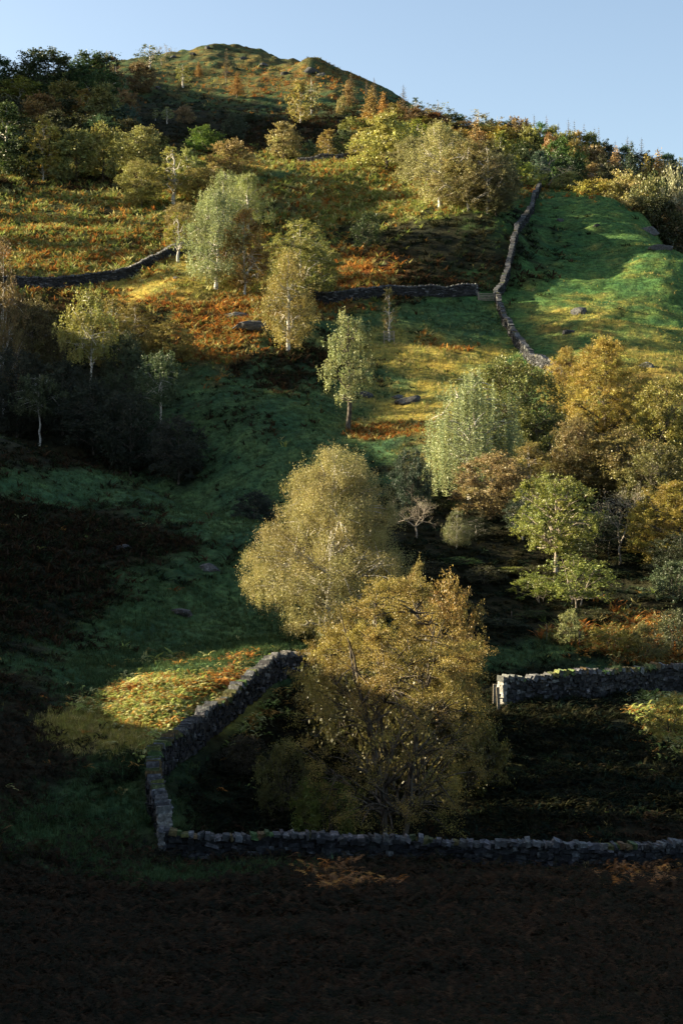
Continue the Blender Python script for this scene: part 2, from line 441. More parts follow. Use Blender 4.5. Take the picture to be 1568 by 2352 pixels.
# one prototype of every kind and size class: (trunk mesh, crown mesh, height, width)
PROTO = {}
def proto(key, n, fn, H, W, **kw):
    PROTO[key] = []
    for i in range(n):
        t, c = fn(key, H, W, seed=1000 + 37 * len(PROTO) + i, **kw); PROTO[key].append((t, c, H, W))
def mt(**kw):
    return lambda key, H, W, seed, **k: make_tree(key, H, W, seed, **{**kw, **k})
# far (250 m and more)
proto('round_far', 3, mt(prof='round', base=.02, nlimb=12, nclump=110, nleaf=9500, leaf=.36, clump=.24, sparse=.08), 10, 9)
proto('oval_far', 3, mt(prof='oval', base=.04, nlimb=14, nclump=110, nleaf=9000, leaf=.32, clump=.22, bark='birch', sparse=.1), 12, 7.5)
proto('slim_far', 3, mt(prof='slim', base=.2, nlimb=12, nclump=46, nleaf=1900, leaf=.28, clump=.26, bark='birch', sparse=.3), 10, 4.5)
proto('larch_far', 3, lambda key, H, W, seed: make_larch(key, H, W, seed, 3000, .30), 12, 5.5)
proto('larch_bare', 2, lambda key, H, W, seed: make_larch(key, H, W, seed, 700, .2), 12, 5)
proto('bush_far', 3, mt(prof='bush', base=.05, nlimb=10, nclump=70, nleaf=6000, leaf=.25, clump=.26, stems=3), 5, 6.5)
proto('bare_far', 2, lambda key, H, W, seed: make_bare(key, H, W, seed, 'pale', 5, 500, .22), 9, 6)
# middle distance
proto('round_mid', 3, mt(prof='round', base=.07, nlimb=22, nclump=190, nleaf=30000, leaf=.19, clump=.19, sparse=.1), 10, 9)
proto('oval_mid', 3, mt(prof='oval', base=.07, nlimb=26, nclump=190, nleaf=30000, leaf=.18, clump=.18, bark='birch', sparse=.1), 13, 8.5)
proto('birch_mid', 3, mt(prof='birch', base=.08, nlimb=26, nclump=170, nleaf=26000, leaf=.17, clump=.17, weep=.11, bark='birch'), 14, 7.5)
proto('slim_mid', 2, mt(prof='slim', base=.22, nlimb=20, nclump=70, nleaf=5200, leaf=.20, clump=.20, bark='birch', sparse=.3), 13, 4.6)
proto('lone_birch', 1, mt(prof='slim', base=.22, nlimb=26, nclump=95, nleaf=11000, leaf=.17, clump=.17, weep=.06, bark='bark', sparse=.3), 13, 4.6)
proto('bush_mid', 3, mt(prof='bush', base=.05, nlimb=16, nclump=90, nleaf=9000, leaf=.15, clump=.2, stems=4), 4, 5)
proto('bare_mid', 3, lambda key, H, W, seed: make_bare(key, H, W, seed, 'pale', 6, 900, .14), 8, 6)
proto('high_mid', 2, mt(prof='oval', base=.45, nlimb=18, nclump=90, nleaf=13000, leaf=.2, clump=.22, weep=.08, bark='birch', trunk_r=.012), 15, 6.5)
# close trees, each modelled once
proto('big_birch', 1, mt(prof='birch', base=.03, nlimb=60, nclump=520, nleaf=250000, leaf=.08, clump=.125, weep=.05, bark='birch', sides=6, sparse=.06, lean=.05), 13.6, 10.2)
proto('front_tree', 1, mt(prof='dome', base=.06, nlimb=70, nclump=400, nleaf=150000, leaf=.058, low=.24, clump=.115, bark='bark', stems=5, sides=6, sparse=.22, trunk_r=.019), 12, 9.2)
proto('weep_birch', 1, mt(prof='birch', base=.22, nlimb=54, nclump=150, nleaf=60000, leaf=.115, clump=.15, weep=.42, bark='birch', sides=6, sparse=.1), 12.5, 6.4)
proto('gold_dome', 2, mt(prof='oval', base=.04, nlimb=50, nclump=340, nleaf=80000, leaf=.115, clump=.15, bark='bark', sparse=.05), 10.5, 8.6)
proto('ash', 1, mt(prof='round', base=.20, nlimb=52, nclump=200, nleaf=26000, leaf=.14, clump=.14, bark='pale', sides=6, sparse=.25, trunk_r=.026), 8, 7.2)
proto('young_ash', 2, mt(prof='bush', base=.15, nlimb=24, nclump=90, nleaf=8000, leaf=.14, clump=.2, bark='pale', sparse=.25, stems=3), 5, 5)
proto('thicket', 2, mt(prof='bush', base=.0, nlimb=30, nclump=150, nleaf=16000, leaf=.09, clump=.17, bark='bark', sparse=.3, stems=6), 3.2, 4.4)

def plant(name, key, var, x, Y, Ht, Wd, col, label, cat, group=None, rz=None, z=None, crown='crown'):
    t, c, H0, W0 = PROTO[key][var % len(PROTO[key])]
    zz = gz(x, Y) if z is None else z
    o = link(name, None, None, (x, Y, zz)); o.empty_display_size = .5
    o.rotation_euler = (0, 0, random.uniform(0, 6.28) if rz is None else rz)
    o.scale = (Wd / W0, Wd / W0, Ht / H0)
    tag(o, label, cat, group)
    link('trunk' if not key.startswith(('bush', 'thicket')) else 'stems', t, o)
    if c is not None:
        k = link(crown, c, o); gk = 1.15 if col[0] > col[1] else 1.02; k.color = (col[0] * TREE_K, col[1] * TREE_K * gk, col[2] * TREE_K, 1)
    return o
random.seed(5)
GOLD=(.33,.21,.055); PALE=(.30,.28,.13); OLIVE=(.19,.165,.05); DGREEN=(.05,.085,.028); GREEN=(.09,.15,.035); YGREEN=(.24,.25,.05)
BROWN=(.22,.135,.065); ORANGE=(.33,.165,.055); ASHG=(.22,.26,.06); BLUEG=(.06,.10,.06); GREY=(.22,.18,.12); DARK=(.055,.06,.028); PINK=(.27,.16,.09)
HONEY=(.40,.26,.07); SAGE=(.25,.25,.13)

def put(name, key, var, px, where, top, wpx, col, label, cat='tree', group=None, dz=0., rz=None, crown='crown'):
    """where: distance in metres, or ('b', row) = the row its foot is seen at"""
    Y = hit(px, where[1]) if isinstance(where, tuple) else where
    x = wx(px, Y); z = gz(x, Y) + dz
    Ht = ((1176 - top) / F * Y - z) * (1.05 if Y > 250 else 1.02)
    if Ht < .6: print('LOW', label, px, Y, Ht); Ht = max(Ht, .6)
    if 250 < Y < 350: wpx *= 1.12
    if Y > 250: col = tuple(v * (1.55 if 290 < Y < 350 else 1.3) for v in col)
    return plant(name, key, var, x, Y, Ht, wpx / F * Y * 1.02, col, label, cat, group, rz=rz, z=z, crown=crown)

TREES = [
 # ---- close by
 ('birch_tree','big_birch',0,748,93,1018,330,(.39,.30,.14),'big golden birch in full sun behind the curved stone wall'),
 ('alder_tree','front_tree',0,905,61.6,1324,475,(.35,.235,.075),'nearest tree, many dark stems and a golden brown top, behind the front wall'),
 ('oak_sapling','round_mid',1,1035,77,1335,150,(.36,.22,.075),'orange leaved sapling poking out right of the front golden tree'),
 ('thorn_tree','oval_mid',0,958,80,1290,75,(.38,.26,.10),'thin gold treetop between the big birch and the front tree'),
 ('holly_bush','thicket',0,755,61.5,1770,165,(.14,.17,.035),'yellow green leafy bush just behind the front wall, left of the dark stems'),
 ('hazel_bush','thicket',1,655,65,1700,150,(.15,.13,.045),'olive hazel bush inside the bend of the curved wall','bush'),
 ('bramble_bush','thicket',1,560,69,1690,120,(.07,.05,.03),'low dark bramble against the foot of the curved wall','bush'),
 ('hazel_bush','thicket',0,1080,70,1600,150,(.20,.15,.045),'gold flecked hazel bush right of the front tree stems','bush'),
 ('hazel_bush','bush_mid',0,800,73,1440,260,(.10,.085,.035),'dim hazel thicket added to cast shade in the fold right behind the nearest tree','bush'),  # these three thickets are added to throw shade across the enclosure
 ('hazel_bush','bush_mid',1,880,77,1440,260,(.11,.09,.04),'dim hazel thicket added to cast shade, under the big birch, hidden behind the nearest tree','bush'),
 ('hazel_bush','bush_mid',2,975,69.5,1500,240,(.12,.09,.04),'dim hazel thicket added to cast shade, hidden behind the right half of the nearest tree','bush'),
 # ---- bank on the right
 ('ash_tree','ash',0,1275,114,1086,205,(.25,.265,.065),'bright green ash with pale limbs on the right bank'),
 ('ash_sapling','young_ash',0,1322,104,1272,170,(.22,.25,.06),'low green sapling with spreading branches under the bright ash'),
 ('ash_sapling','young_ash',1,1240,106,1318,110,(.22,.25,.055),'small pale green sapling left below the bright ash'),
 ('thorn_tree','bare_mid',0,1422,('b',1300),1110,120,(.3,.25,.2),'twisted pale leafless tree right of the bright ash'),
 ('dead_tree','bare_mid',1,1508,128,1052,150,GREY,'pale bare branching tree near the right edge above the gold trees'),
 ('hazel_tree','gold_dome',1,1545,112,1108,205,(.34,.235,.055),'dense gold tree cut by the right edge beside the leafless tree'),
 ('holly_bush','bush_mid',0,1548,104,1290,130,(.09,.12,.06),'dark blue green bush at the right edge below the gold tree','bush'),
 ('willow_bush','bush_mid',1,1310,('b',1478),1402,62,(.27,.25,.11),'small pale grey green bush standing alone on the right bank','bush'),
 ('gorse_bush','thicket',0,1405,('b',1500),1432,120,(.22,.17,.04),'gold bush in the sunny patch above the right stone wall','bush'),
 ('gorse_bush','thicket',1,1480,('b',1515),1430,100,(.20,.16,.06),'olive bush in the sunny patch, right of the gold one','bush'),
 ('hawthorn_bush','bush_mid',2,1545,95,1400,90,(.10,.11,.05),'dark bush at the right edge above the stone wall','bush'),
 ('fern_bush','thicket',1,1538,('b',1690),1600,110,(.25,.2,.045),'sunlit yellow bush at the right edge below the stone wall','bush'),
 ('rowan_tree','round_mid',0,1128,129,1042,175,(.34,.22,.115),'pinkish brown round tree left of the bright ash'),
 ('willow_tree','birch_mid',1,1048,('b',1262),1165,60,(.25,.25,.12),'small grey green weeping tree below the tall weeping birch'),
 ('bare_bush','bare_mid',2,955,('b',1235),1140,85,GREY,'small pale bare bush right of the big golden birch','bush'),
 ('birch_tree','weep_birch',0,1082,('b',1145),842,225,(.37,.365,.21),'tall pale weeping birch with hanging strands mid right'),
 ('birch_tree','round_mid',1,1175,('b',1075),826,215,(.19,.175,.06),'broad olive green tree right behind the pale weeping birch'),
 ('alder_tree','gold_dome',0,1390,('b',1000),776,195,(.46,.31,.085),'tall honey gold domed tree below the green field'),
 ('alder_tree','gold_dome',1,1300,168,800,110,(.44,.29,.08),'smaller honey gold tree against the left of the domed one'),
 ('oak_tree','round_mid',2,1530,('b',1080),868,160,(.28,.22,.06),'yellow olive tree at the right edge beside the domed gold one'),
 ('oak_tree','oval_mid',0,1215,('b',1170),1015,130,(.31,.22,.08),'gold brown tree behind the pinkish brown one'),
 ('elder_tree','round_mid',0,1420,('b',1160),985,190,(.27,.19,.08),'brown thinning tree below the honey gold dome'),
 ('elder_tree','round_mid',1,1320,('b',1150),960,120,(.25,.17,.075),'brown tree under the left skirt of the honey gold dome'),
 ('hazel_tree','round_mid',2,1350,132,1015,110,(.24,.16,.055),'tawny tree right above the bright green ash'),
 ('elder_tree','round_mid',2,1510,('b',1200),1020,140,(.17,.14,.05),'olive brown tree at the right edge above the leafless ones'),
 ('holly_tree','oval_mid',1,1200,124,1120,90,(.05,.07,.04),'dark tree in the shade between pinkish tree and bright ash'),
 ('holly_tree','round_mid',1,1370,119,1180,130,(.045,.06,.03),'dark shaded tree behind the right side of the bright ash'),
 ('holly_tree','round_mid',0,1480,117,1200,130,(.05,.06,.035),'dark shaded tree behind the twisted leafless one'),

 ('alder_tree','oval_mid',1,1255,134,1060,130,(.29,.20,.08),'brown tree whose top shows between the pinkish one and the bright ash'),
 ('alder_tree','round_mid',0,1455,138,1075,150,(.29,.21,.07),'gold brown tree behind the twisted leafless one, with a broad top'),
 ('elder_tree','round_mid',1,1385,146,1030,130,(.20,.15,.065),'dark brown tree in the middle of the bank under the gold dome'),
 ('elder_tree','oval_mid',2,1270,150,960,120,(.10,.11,.05),'dark green tree in the dip between weeping birch and gold dome'),
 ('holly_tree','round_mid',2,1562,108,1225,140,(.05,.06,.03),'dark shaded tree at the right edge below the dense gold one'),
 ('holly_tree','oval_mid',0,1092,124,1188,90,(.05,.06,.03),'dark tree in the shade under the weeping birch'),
 ('oak_tree','round_mid',0,1450,160,905,110,(.24,.18,.05),'olive gold tree touching the right side of the honey gold dome'),
 # ---- the middle slope
 ('birch_tree','lone_birch',0,798,('b',985),708,105,(.35,.33,.17),'slender pale birch with a dark bare foot, alone mid slope'),
 ('young_tree','slim_mid',1,893,('b',783),660,46,(.30,.22,.09),'small young tree inside a wooden guard on the grass'),
 ('birch_tree','high_mid',0,203,('b',965),662,120,(.33,.28,.09),'tall birch with white stem and yellow top on the left'),
 ('birch_tree','oval_mid',1,258,192,682,110,(.30,.215,.06),'golden tree just right of the tall white stemmed birch'),
 ('hazel_tree','oval_mid',2,310,196,690,110,(.27,.19,.06),'tawny tree below the upper left wall end'),
 ('oak_tree','round_mid',0,388,('b',842),742,125,(.35,.245,.08),'sunlit round gold tree left of the rusty bracken'),
 ('birch_tree','high_mid',1,368,('b',1030),795,120,(.10,.14,.07),'shaded blue green birch with a white stem under the gold tree'),
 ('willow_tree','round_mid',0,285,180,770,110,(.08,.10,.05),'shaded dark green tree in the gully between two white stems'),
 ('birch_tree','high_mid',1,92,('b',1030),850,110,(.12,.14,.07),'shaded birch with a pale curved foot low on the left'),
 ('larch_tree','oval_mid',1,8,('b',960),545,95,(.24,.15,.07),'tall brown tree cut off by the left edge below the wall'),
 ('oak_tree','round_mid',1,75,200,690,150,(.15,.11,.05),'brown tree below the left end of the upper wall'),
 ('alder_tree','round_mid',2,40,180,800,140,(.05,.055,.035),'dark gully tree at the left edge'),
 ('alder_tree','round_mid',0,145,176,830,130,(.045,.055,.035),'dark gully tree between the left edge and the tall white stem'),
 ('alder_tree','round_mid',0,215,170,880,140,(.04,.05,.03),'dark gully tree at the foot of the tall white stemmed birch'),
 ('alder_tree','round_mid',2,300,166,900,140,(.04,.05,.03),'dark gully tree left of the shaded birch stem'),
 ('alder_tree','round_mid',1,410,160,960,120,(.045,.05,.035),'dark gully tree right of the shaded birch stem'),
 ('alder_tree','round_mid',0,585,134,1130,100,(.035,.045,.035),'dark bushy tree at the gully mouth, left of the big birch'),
 ('willow_tree','round_mid',2,945,('b',1180),1030,75,(.05,.08,.05),'dim green tree right of the big golden birch top'),
 ('birch_tree','birch_mid',0,495,('b',665),432,140,(.33,.325,.18),'tall pale silver birch at the end of the upper left wall'),
 ('birch_tree','birch_mid',1,515,270,390,110,(.31,.30,.15),'pale birch rising behind the tall silver one'),
 ('birch_tree','birch_mid',0,568,281,402,90,(.30,.29,.13),'pale birch peeping over the orange brown tree'),
 ('beech_tree','oval_mid',0,562,('b',672),478,110,(.36,.20,.065),'orange brown tree right of the tall silver birch'),
 ('larch_tree','slim_mid',0,408,('b',603),487,58,(.33,.28,.055),'slim yellow tree at the upper left wall end'),
 ('beech_tree','round_mid',2,420,255,470,70,(.27,.19,.075),'small brown tree behind the slim yellow one'),
 ('ash_tree','oval_mid',1,690,('b',690),505,165,(.32,.28,.09),'broad yellow green tree left of the middle wall'),
 ('birch_tree','birch_mid',2,662,('b',806),570,135,(.37,.27,.10),'golden birch with a slanting stem below the broad tree'),
 ('ash_tree','round_mid',0,735,240,560,90,(.20,.21,.06),'green tree behind the right of the broad yellow one'),
 ('holly_bush','bush_mid',0,845,('b',570),492,70,(.06,.085,.03),'dark evergreen bush on the shaded bracken','bush'),
 # ---- belt of trees along the foot of the upper left wood
 ('oak_tree','oval_far',0,15,322,240,120,(.06,.085,.03),'tall dark tree at the left edge of the belt above the bracken'),
 ('oak_tree','round_far',0,50,('b',412),320,90,(.05,.07,.03),'dark round tree second along the belt from the left edge'),
 ('birch_tree','oval_far',1,100,('b',416),272,80,(.27,.20,.055),'olive gold pointed tree in the belt over the bracken'),
 ('willow_bush','bush_far',0,140,('b',416),366,40,(.27,.25,.12),'small pale bush at the foot of the olive gold pointed tree','bush'),
 ('oak_tree','round_far',1,176,('b',414),302,90,(.16,.17,.055),'dark green and yellow oak in the belt'),
 ('oak_tree','round_far',2,238,('b',414),292,85,(.20,.165,.055),'olive brown oak right of the green and yellow one'),
 ('oak_tree','round_far',0,280,330,318,50,(.24,.25,.11),'narrow pale tree wedged between two oaks of the belt'),
 ('oak_tree','round_far',2,325,328,297,100,(.23,.195,.08),'broad pale olive tree in the belt, with a dark base'),
 ('hawthorn_tree','round_mid',1,325,('b',476),374,96,(.22,.18,.065),'round olive tree standing in front of the belt'),
 ('birch_tree','slim_mid',0,397,('b',470),340,85,(.26,.22,.075),'airy birch with a pale straight stem in front of the belt'),
 ('oak_tree','oval_far',2,430,302,342,60,(.25,.24,.09),'yellowish tree touching the airy birch'),
 ('holly_tree','round_far',1,470,('b',352),293,72,(.12,.19,.04),'bright green round tree above the belt'),
 ('birch_tree','round_far',0,530,('b',402),326,90,(.28,.19,.09),'brown gold tree with pale forks above the silver birches'),
 ('hawthorn_tree','round_mid',2,455,('b',462),388,90,(.25,.18,.065),'tawny round tree left of the pale birch tops'),
 ('oak_tree','oval_far',1,490,305,375,60,(.27,.19,.075),'slender tawny tree between the round tawny one and brown gold one'),
 ('birch_tree','round_far',1,652,('b',366),288,84,(.29,.215,.10),'grey gold tree alone at the top of the bracken knoll'),
 ('holly_bush','bush_far',1,713,('b',368),332,48,(.08,.12,.055),'blue green bush beside the grey gold tree on the knoll','bush'),
 ('birch_tree','oval_far',2,754,('b',366),299,54,(.34,.22,.08),'small orange gold tree on the knoll crest'),
 ('hazel_bush','bush_far',2,745,('b',360),335,50,(.10,.12,.045),'low green bush under the small orange gold tree','bush'),
 ('lime_tree','round_far',2,888,('b',392),270,125,(.29,.245,.08),'large olive gold dome tree on the knoll'),
 ('lime_tree','oval_far',0,832,345,298,60,(.26,.20,.065),'narrow olive tree left of the large dome tree'),
 # ---- big group at the top of the dark slope
 ('birch_tree','birch_mid',2,1010,('b',478),283,135,(.32,.265,.13),'tall pale birch, left one of the big group on the dark slope'),
 ('birch_tree','oval_mid',2,1075,('b',484),318,130,(.25,.19,.085),'brown birch in the middle of the big group on the dark slope'),
 ('birch_tree','oval_mid',0,1120,('b',492),330,110,(.17,.13,.065),'dark brown birch, right one of the big group on the dark slope'),
 ('birch_tree','oval_mid',1,1040,312,308,110,(.27,.22,.10),'olive brown birch set back between the pale and the brown ones of the big group'),
 ('birch_tree','round_mid',1,1140,300,356,90,(.10,.09,.05),'low dark tree filling the right flank of the big group'),
 ('oak_tree','round_mid',2,962,322,318,95,(.22,.18,.09),'grey olive tree between the large dome tree and the tall pale birch'),
 ('oak_tree','oval_mid',0,1000,333,296,80,(.26,.22,.08),'olive tree whose top shows above the tall pale birch'),
 ('birch_tree','round_mid',0,1095,284,388,105,(.20,.155,.075),'low brown birch at the front foot of the big group'),
 ('birch_tree','round_mid',1,1138,279,425,80,(.13,.11,.06),'small dark birch at the right foot of the big group'),
 ('larch_tree','larch_far',0,1092,350,277,80,(.34,.19,.09),'orange brown larch rising behind the big birch group'),
 ('oak_tree','oval_far',1,1150,352,305,85,(.22,.205,.055),'yellow green tree right behind the big birch group'),
 ('oak_tree','round_far',0,1195,372,340,70,(.07,.09,.04),'dark tree between the big group and the wall top'),
 ('sycamore_tree','bush_far',1,1214,('b',428),382,66,(.23,.25,.05),'yellow green bushy tree left of the wall top'),
 ('dead_tree','bare_far',0,1257,('b',428),362,56,GREY,'pale bare tree at the top of the long rising wall'),
 ('oak_tree','round_far',1,1288,378,326,90,(.07,.13,.03),'deep green round oak above the wall top'),
 ('rowan_tree','slim_far',0,1219,385,342,34,(.33,.17,.06),'little orange tree above the yellow green bushy one'),
 ('rowan_tree','round_far',2,1262,395,314,44,(.30,.15,.065),'little orange brown tree left above the deep green oak'),
 ('sycamore_tree','round_far',0,1332,('b',432),371,70,(.24,.25,.05),'yellow green round tree right of the wall top'),
 ('hazel_bush','bush_far',0,1300,('b',440),398,60,(.20,.20,.07),'yellowish bush on the field head beside the bare tree','bush'),
 ('hazel_bush','bush_far',2,1372,340,410,90,(.26,.20,.05),'gold bush on the upper rim of the field','bush'),
 ('thorn_bush','bush_far',1,1432,338,408,105,(.27,.20,.09),'wide brown gold bush on the rim of the field','bush'),
 ('thorn_bush','bush_far',0,1490,330,412,90,(.15,.15,.055),'dark olive bush right of the wide brown gold one','bush'),
 ('thorn_bush','bush_far',1,1552,322,418,90,(.20,.17,.11),'grey brown bush at the right edge above the field','bush'),
 ('thorn_bush','bush_far',2,1460,322,452,80,(.24,.18,.08),'low tawny bush against the rim of the field','bush'),
 ('rowan_tree','round_far',1,1550,318,485,80,(.22,.14,.075),'brown tree in the shade below the right field rim'),
 ('larch_tree','larch_far',1,1412,395,340,66,(.33,.19,.10),'pinkish brown larch behind the field rim bushes'),
 ('larch_tree','larch_far',2,1510,392,346,70,(.34,.195,.08),'orange larch behind the field rim, right one of a pair'),
 ('larch_tree','larch_far',0,1484,392,356,60,(.31,.21,.06),'yellow brown larch behind the field rim, left one of a pair'),
 ('spruce_tree','larch_far',1,1448,405,330,76,(.05,.075,.045),'dark green spruce between the pinkish and yellow brown larches'),
 # ---- upper hill
 ('larch_tree','larch_far',0,545,('b',224),168,48,(.33,.17,.07),'orange larch alone high on the hill'),
 ('larch_tree','larch_far',1,457,('b',182),142,26,(.31,.16,.06),'small rusty larch near the summit'),
 ('larch_tree','larch_bare',0,520,('b',188),112,30,BROWN,'thin bare larch just under the summit'),
 ('birch_tree','oval_far',0,690,('b',282),188,66,(.34,.25,.09),'yellow birch high below the dark crag'),
 ('birch_tree','slim_far',1,715,('b',262),176,40,(.27,.23,.11),'grey airy birch right of the yellow birch below the crag'),
 ('birch_tree','slim_far',0,384,('b',284),244,34,(.32,.31,.15),'small pale birch alone on the dark upper slope'),
 ('rowan_tree','round_far',1,425,('b',284),246,44,(.28,.18,.11),'pinkish brown tree beside the small pale birch'),
 ('birch_tree','slim_far',2,357,('b',278),250,14,(.30,.28,.12),'tiny pale birch on the dark upper slope'),
 ('rowan_tree','round_far',0,325,('b',212),146,68,(.19,.12,.065),'brown spreading tree on the hill right of the left wood'),
 ('birch_tree','slim_far',0,345,('b',160),101,58,(.16,.19,.12),'thin airy birch on the skyline left of the summit'),
 ('birch_tree','bare_far',1,372,('b',152),104,36,GREY,'bare twiggy birch on the skyline left of the summit'),
 ('birch_tree','slim_far',1,420,('b',198),146,46,(.24,.21,.075),'small olive birch below the left shoulder of the summit'),
 ('hawthorn_tree','round_far',2,540,('b',318),265,56,(.06,.08,.05),'dim round tree in the shaded hollow of the upper hill'),
 ('hawthorn_tree','round_far',1,575,470,262,40,(.07,.10,.06),'dim blue green tree on the shaded upper hill'),
 ('larch_tree','larch_far',2,800,('b',246),184,46,(.29,.17,.08),'brown larch left of the upper right ridge'),
 ('larch_tree','larch_far',1,852,('b',292),200,56,(.33,.20,.075),'tall orange brown larch on the flank below the ridge'),
 ('larch_tree','larch_bare',0,806,560,164,28,BROWN,'bare larch spike on the dark ridge, left of two close ones'),
 ('larch_tree','larch_bare',1,842,552,181,22,BROWN,'bare larch spike on the dark ridge, middle one of three'),
 ('larch_tree','larch_bare',0,859,548,180,24,BROWN,'bare larch spike on the dark ridge, right of two close ones'),
 ('larch_tree','larch_bare',1,926,528,197,40,BROWN,'tall bare larch standing clear on the right ridge'),
 ('hazel_bush','bush_far',0,786,('b',262),222,26,(.28,.2,.07),'small gold bush on the slope below the crag','bush'),
]
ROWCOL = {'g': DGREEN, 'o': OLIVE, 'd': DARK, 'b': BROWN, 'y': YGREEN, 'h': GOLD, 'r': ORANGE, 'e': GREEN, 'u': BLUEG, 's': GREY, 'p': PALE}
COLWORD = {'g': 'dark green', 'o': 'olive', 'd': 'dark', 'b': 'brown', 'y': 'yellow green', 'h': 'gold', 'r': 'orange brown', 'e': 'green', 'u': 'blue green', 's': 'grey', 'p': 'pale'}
ORD = ['first','second','third','fourth','fifth','sixth','seventh','eighth','ninth','tenth','eleventh','twelfth','thirteenth','fourteenth','fifteenth','sixteenth','seventeenth','eighteenth','nineteenth','twentieth']
# rows of trees massed in a wood: (where, kind, distance, [(px, top, width, colour, form)])
ROWS = [
 ("on the upper left wood's skyline", 'trees of the upper left wood', 505,
  [(-8,128,60,'g','R'),(28,158,56,'g','R'),(72,150,60,'g','R'),(108,117,100,'g','R'),(160,165,50,'o','B'),(190,150,60,'g','R'),(216,122,92,'g','R'),(246,112,56,'b','S'),(266,150,30,'b','S')]),
 ("in the upper left wood's second row", 'trees of the upper left wood', 452,
  [(0,186,90,'d','R'),(48,178,90,'o','R'),(98,196,90,'g','R'),(150,190,74,'o','R'),(200,186,84,'g','R'),(246,168,80,'g','R'),(290,210,50,'b','R')]),
 ("in the upper left wood's third row", 'trees of the upper left wood', 412,
  [(-6,226,90,'d','R'),(44,232,90,'d','R'),(96,222,84,'b','R'),(150,232,84,'d','R'),(196,208,76,'o','R'),(240,202,72,'o','R'),(280,244,66,'u','R')]),
 ("in the upper left wood's lowest row", 'trees of the upper left wood', 368,
  [(20,268,96,'d','R'),(70,284,90,'d','R'),(128,264,90,'d','R'),(186,268,80,'d','R'),(232,268,90,'u','R'),(292,280,80,'d','R'),(350,306,60,'d','R')]),
 ("on the right wood's nearer skyline", 'trees of the right hand wood', 462,
  [(954,222,40,'u','S'),(982,250,44,'b','R'),(1006,232,52,'s','S'),(1038,262,56,'g','R'),(1066,262,40,'u','S'),(1098,250,56,'s','S'),(1122,276,44,'g','R'),(1142,264,44,'b','S'),(1166,284,46,'g','R'),(1190,272,50,'b','R')]),
 ("on the right wood's farther skyline", 'trees of the right hand wood', 436,
  [(1216,290,50,'o','R'),(1240,284,50,'e','R'),(1268,296,44,'o','R'),(1296,304,54,'o','R'),(1326,304,54,'h','R'),(1352,312,54,'o','R'),(1380,326,44,'u','R'),(1400,336,46,'d','R'),(1432,340,40,'u','R'),(1470,352,52,'d','R'),(1500,366,44,'g','R'),(1530,358,50,'u','R'),(1558,362,44,'s','S')]),
 ("spiking above the right wood's skyline", 'bare larches on the right skyline', 448,
  [(1226,266,26,'b','L'),(1254,268,28,'b','L'),(1282,284,20,'b','L'),(1304,276,26,'b','L'),(1318,280,20,'b','L'),(1340,286,22,'b','L'),(1364,296,22,'b','L'),(1374,294,18,'b','L'),(1412,326,22,'b','L'),(1440,316,32,'b','L'),(1472,320,28,'b','L'),(1520,350,22,'b','L')]),
 ("in the right wood's upper row", 'trees of the right hand wood', 440,
  [(880,212,44,'h','C'),(900,240,50,'o','R'),(916,232,44,'r','C'),(942,248,56,'b','R'),(968,268,60,'h','R'),(1000,262,54,'b','R'),(1030,286,60,'o','R'),(1064,280,60,'b','R'),(1100,288,60,'o','R'),(1140,290,64,'h','R'),(1176,302,60,'g','R'),(1206,312,60,'b','R'),(1240,312,52,'d','R')]),
 ("in the right wood's middle row", 'trees of the right hand wood', 398,
  [(818,272,60,'o','R'),(842,262,52,'h','R'),(920,282,54,'o','R'),(958,276,58,'y','R'),(938,312,60,'s','R'),(1006,290,50,'p','R'),(1050,300,60,'h','R'),(1105,304,60,'r','R'),(1140,316,62,'h','R'),(1180,330,70,'g','R'),(1222,336,60,'d','R'),(1316,330,60,'o','R'),(1352,336,60,'b','R'),(1384,352,56,'d','R')]),
 ("in the right wood's lower row", 'trees of the right hand wood', 362,
  [(800,300,56,'g','R'),(846,318,56,'o','R'),(935,340,66,'s','R'),(962,350,60,'o','R'),(1176,362,64,'g','R'),(1240,352,50,'u','R'),(1310,362,60,'g','R'),(1362,378,70,'b','R'),(1398,384,60,'d','R'),(1446,396,60,'d','R'),(1540,388,64,'d','R'),(1500,398,60,'g','R')]),
 ("in the shade beyond the field's right edge", 'shaded trees right of the field', 318,
  [(1508,452,76,'d','R'),(1545,455,80,'d','R'),(1530,500,70,'d','R'),(1566,520,76,'d','R')]),
]
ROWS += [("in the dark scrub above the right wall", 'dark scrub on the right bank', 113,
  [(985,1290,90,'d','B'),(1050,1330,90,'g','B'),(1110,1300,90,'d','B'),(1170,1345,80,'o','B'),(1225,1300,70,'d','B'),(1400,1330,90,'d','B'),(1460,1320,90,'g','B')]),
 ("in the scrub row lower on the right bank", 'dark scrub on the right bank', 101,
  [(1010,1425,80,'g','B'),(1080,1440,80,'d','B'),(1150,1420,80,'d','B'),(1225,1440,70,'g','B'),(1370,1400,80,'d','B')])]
FORM = {'R': ('broadleaf_tree', 'round_far'), 'B': ('bush', 'bush_far'), 'S': ('sparse_tree', 'slim_far'), 'C': ('larch_tree', 'larch_far'), 'L': ('larch_tree', 'larch_bare')}
FORMWORD = {'R': 'leafy tree', 'B': 'bush', 'S': 'thin airy tree', 'C': 'larch', 'L': 'larch'}

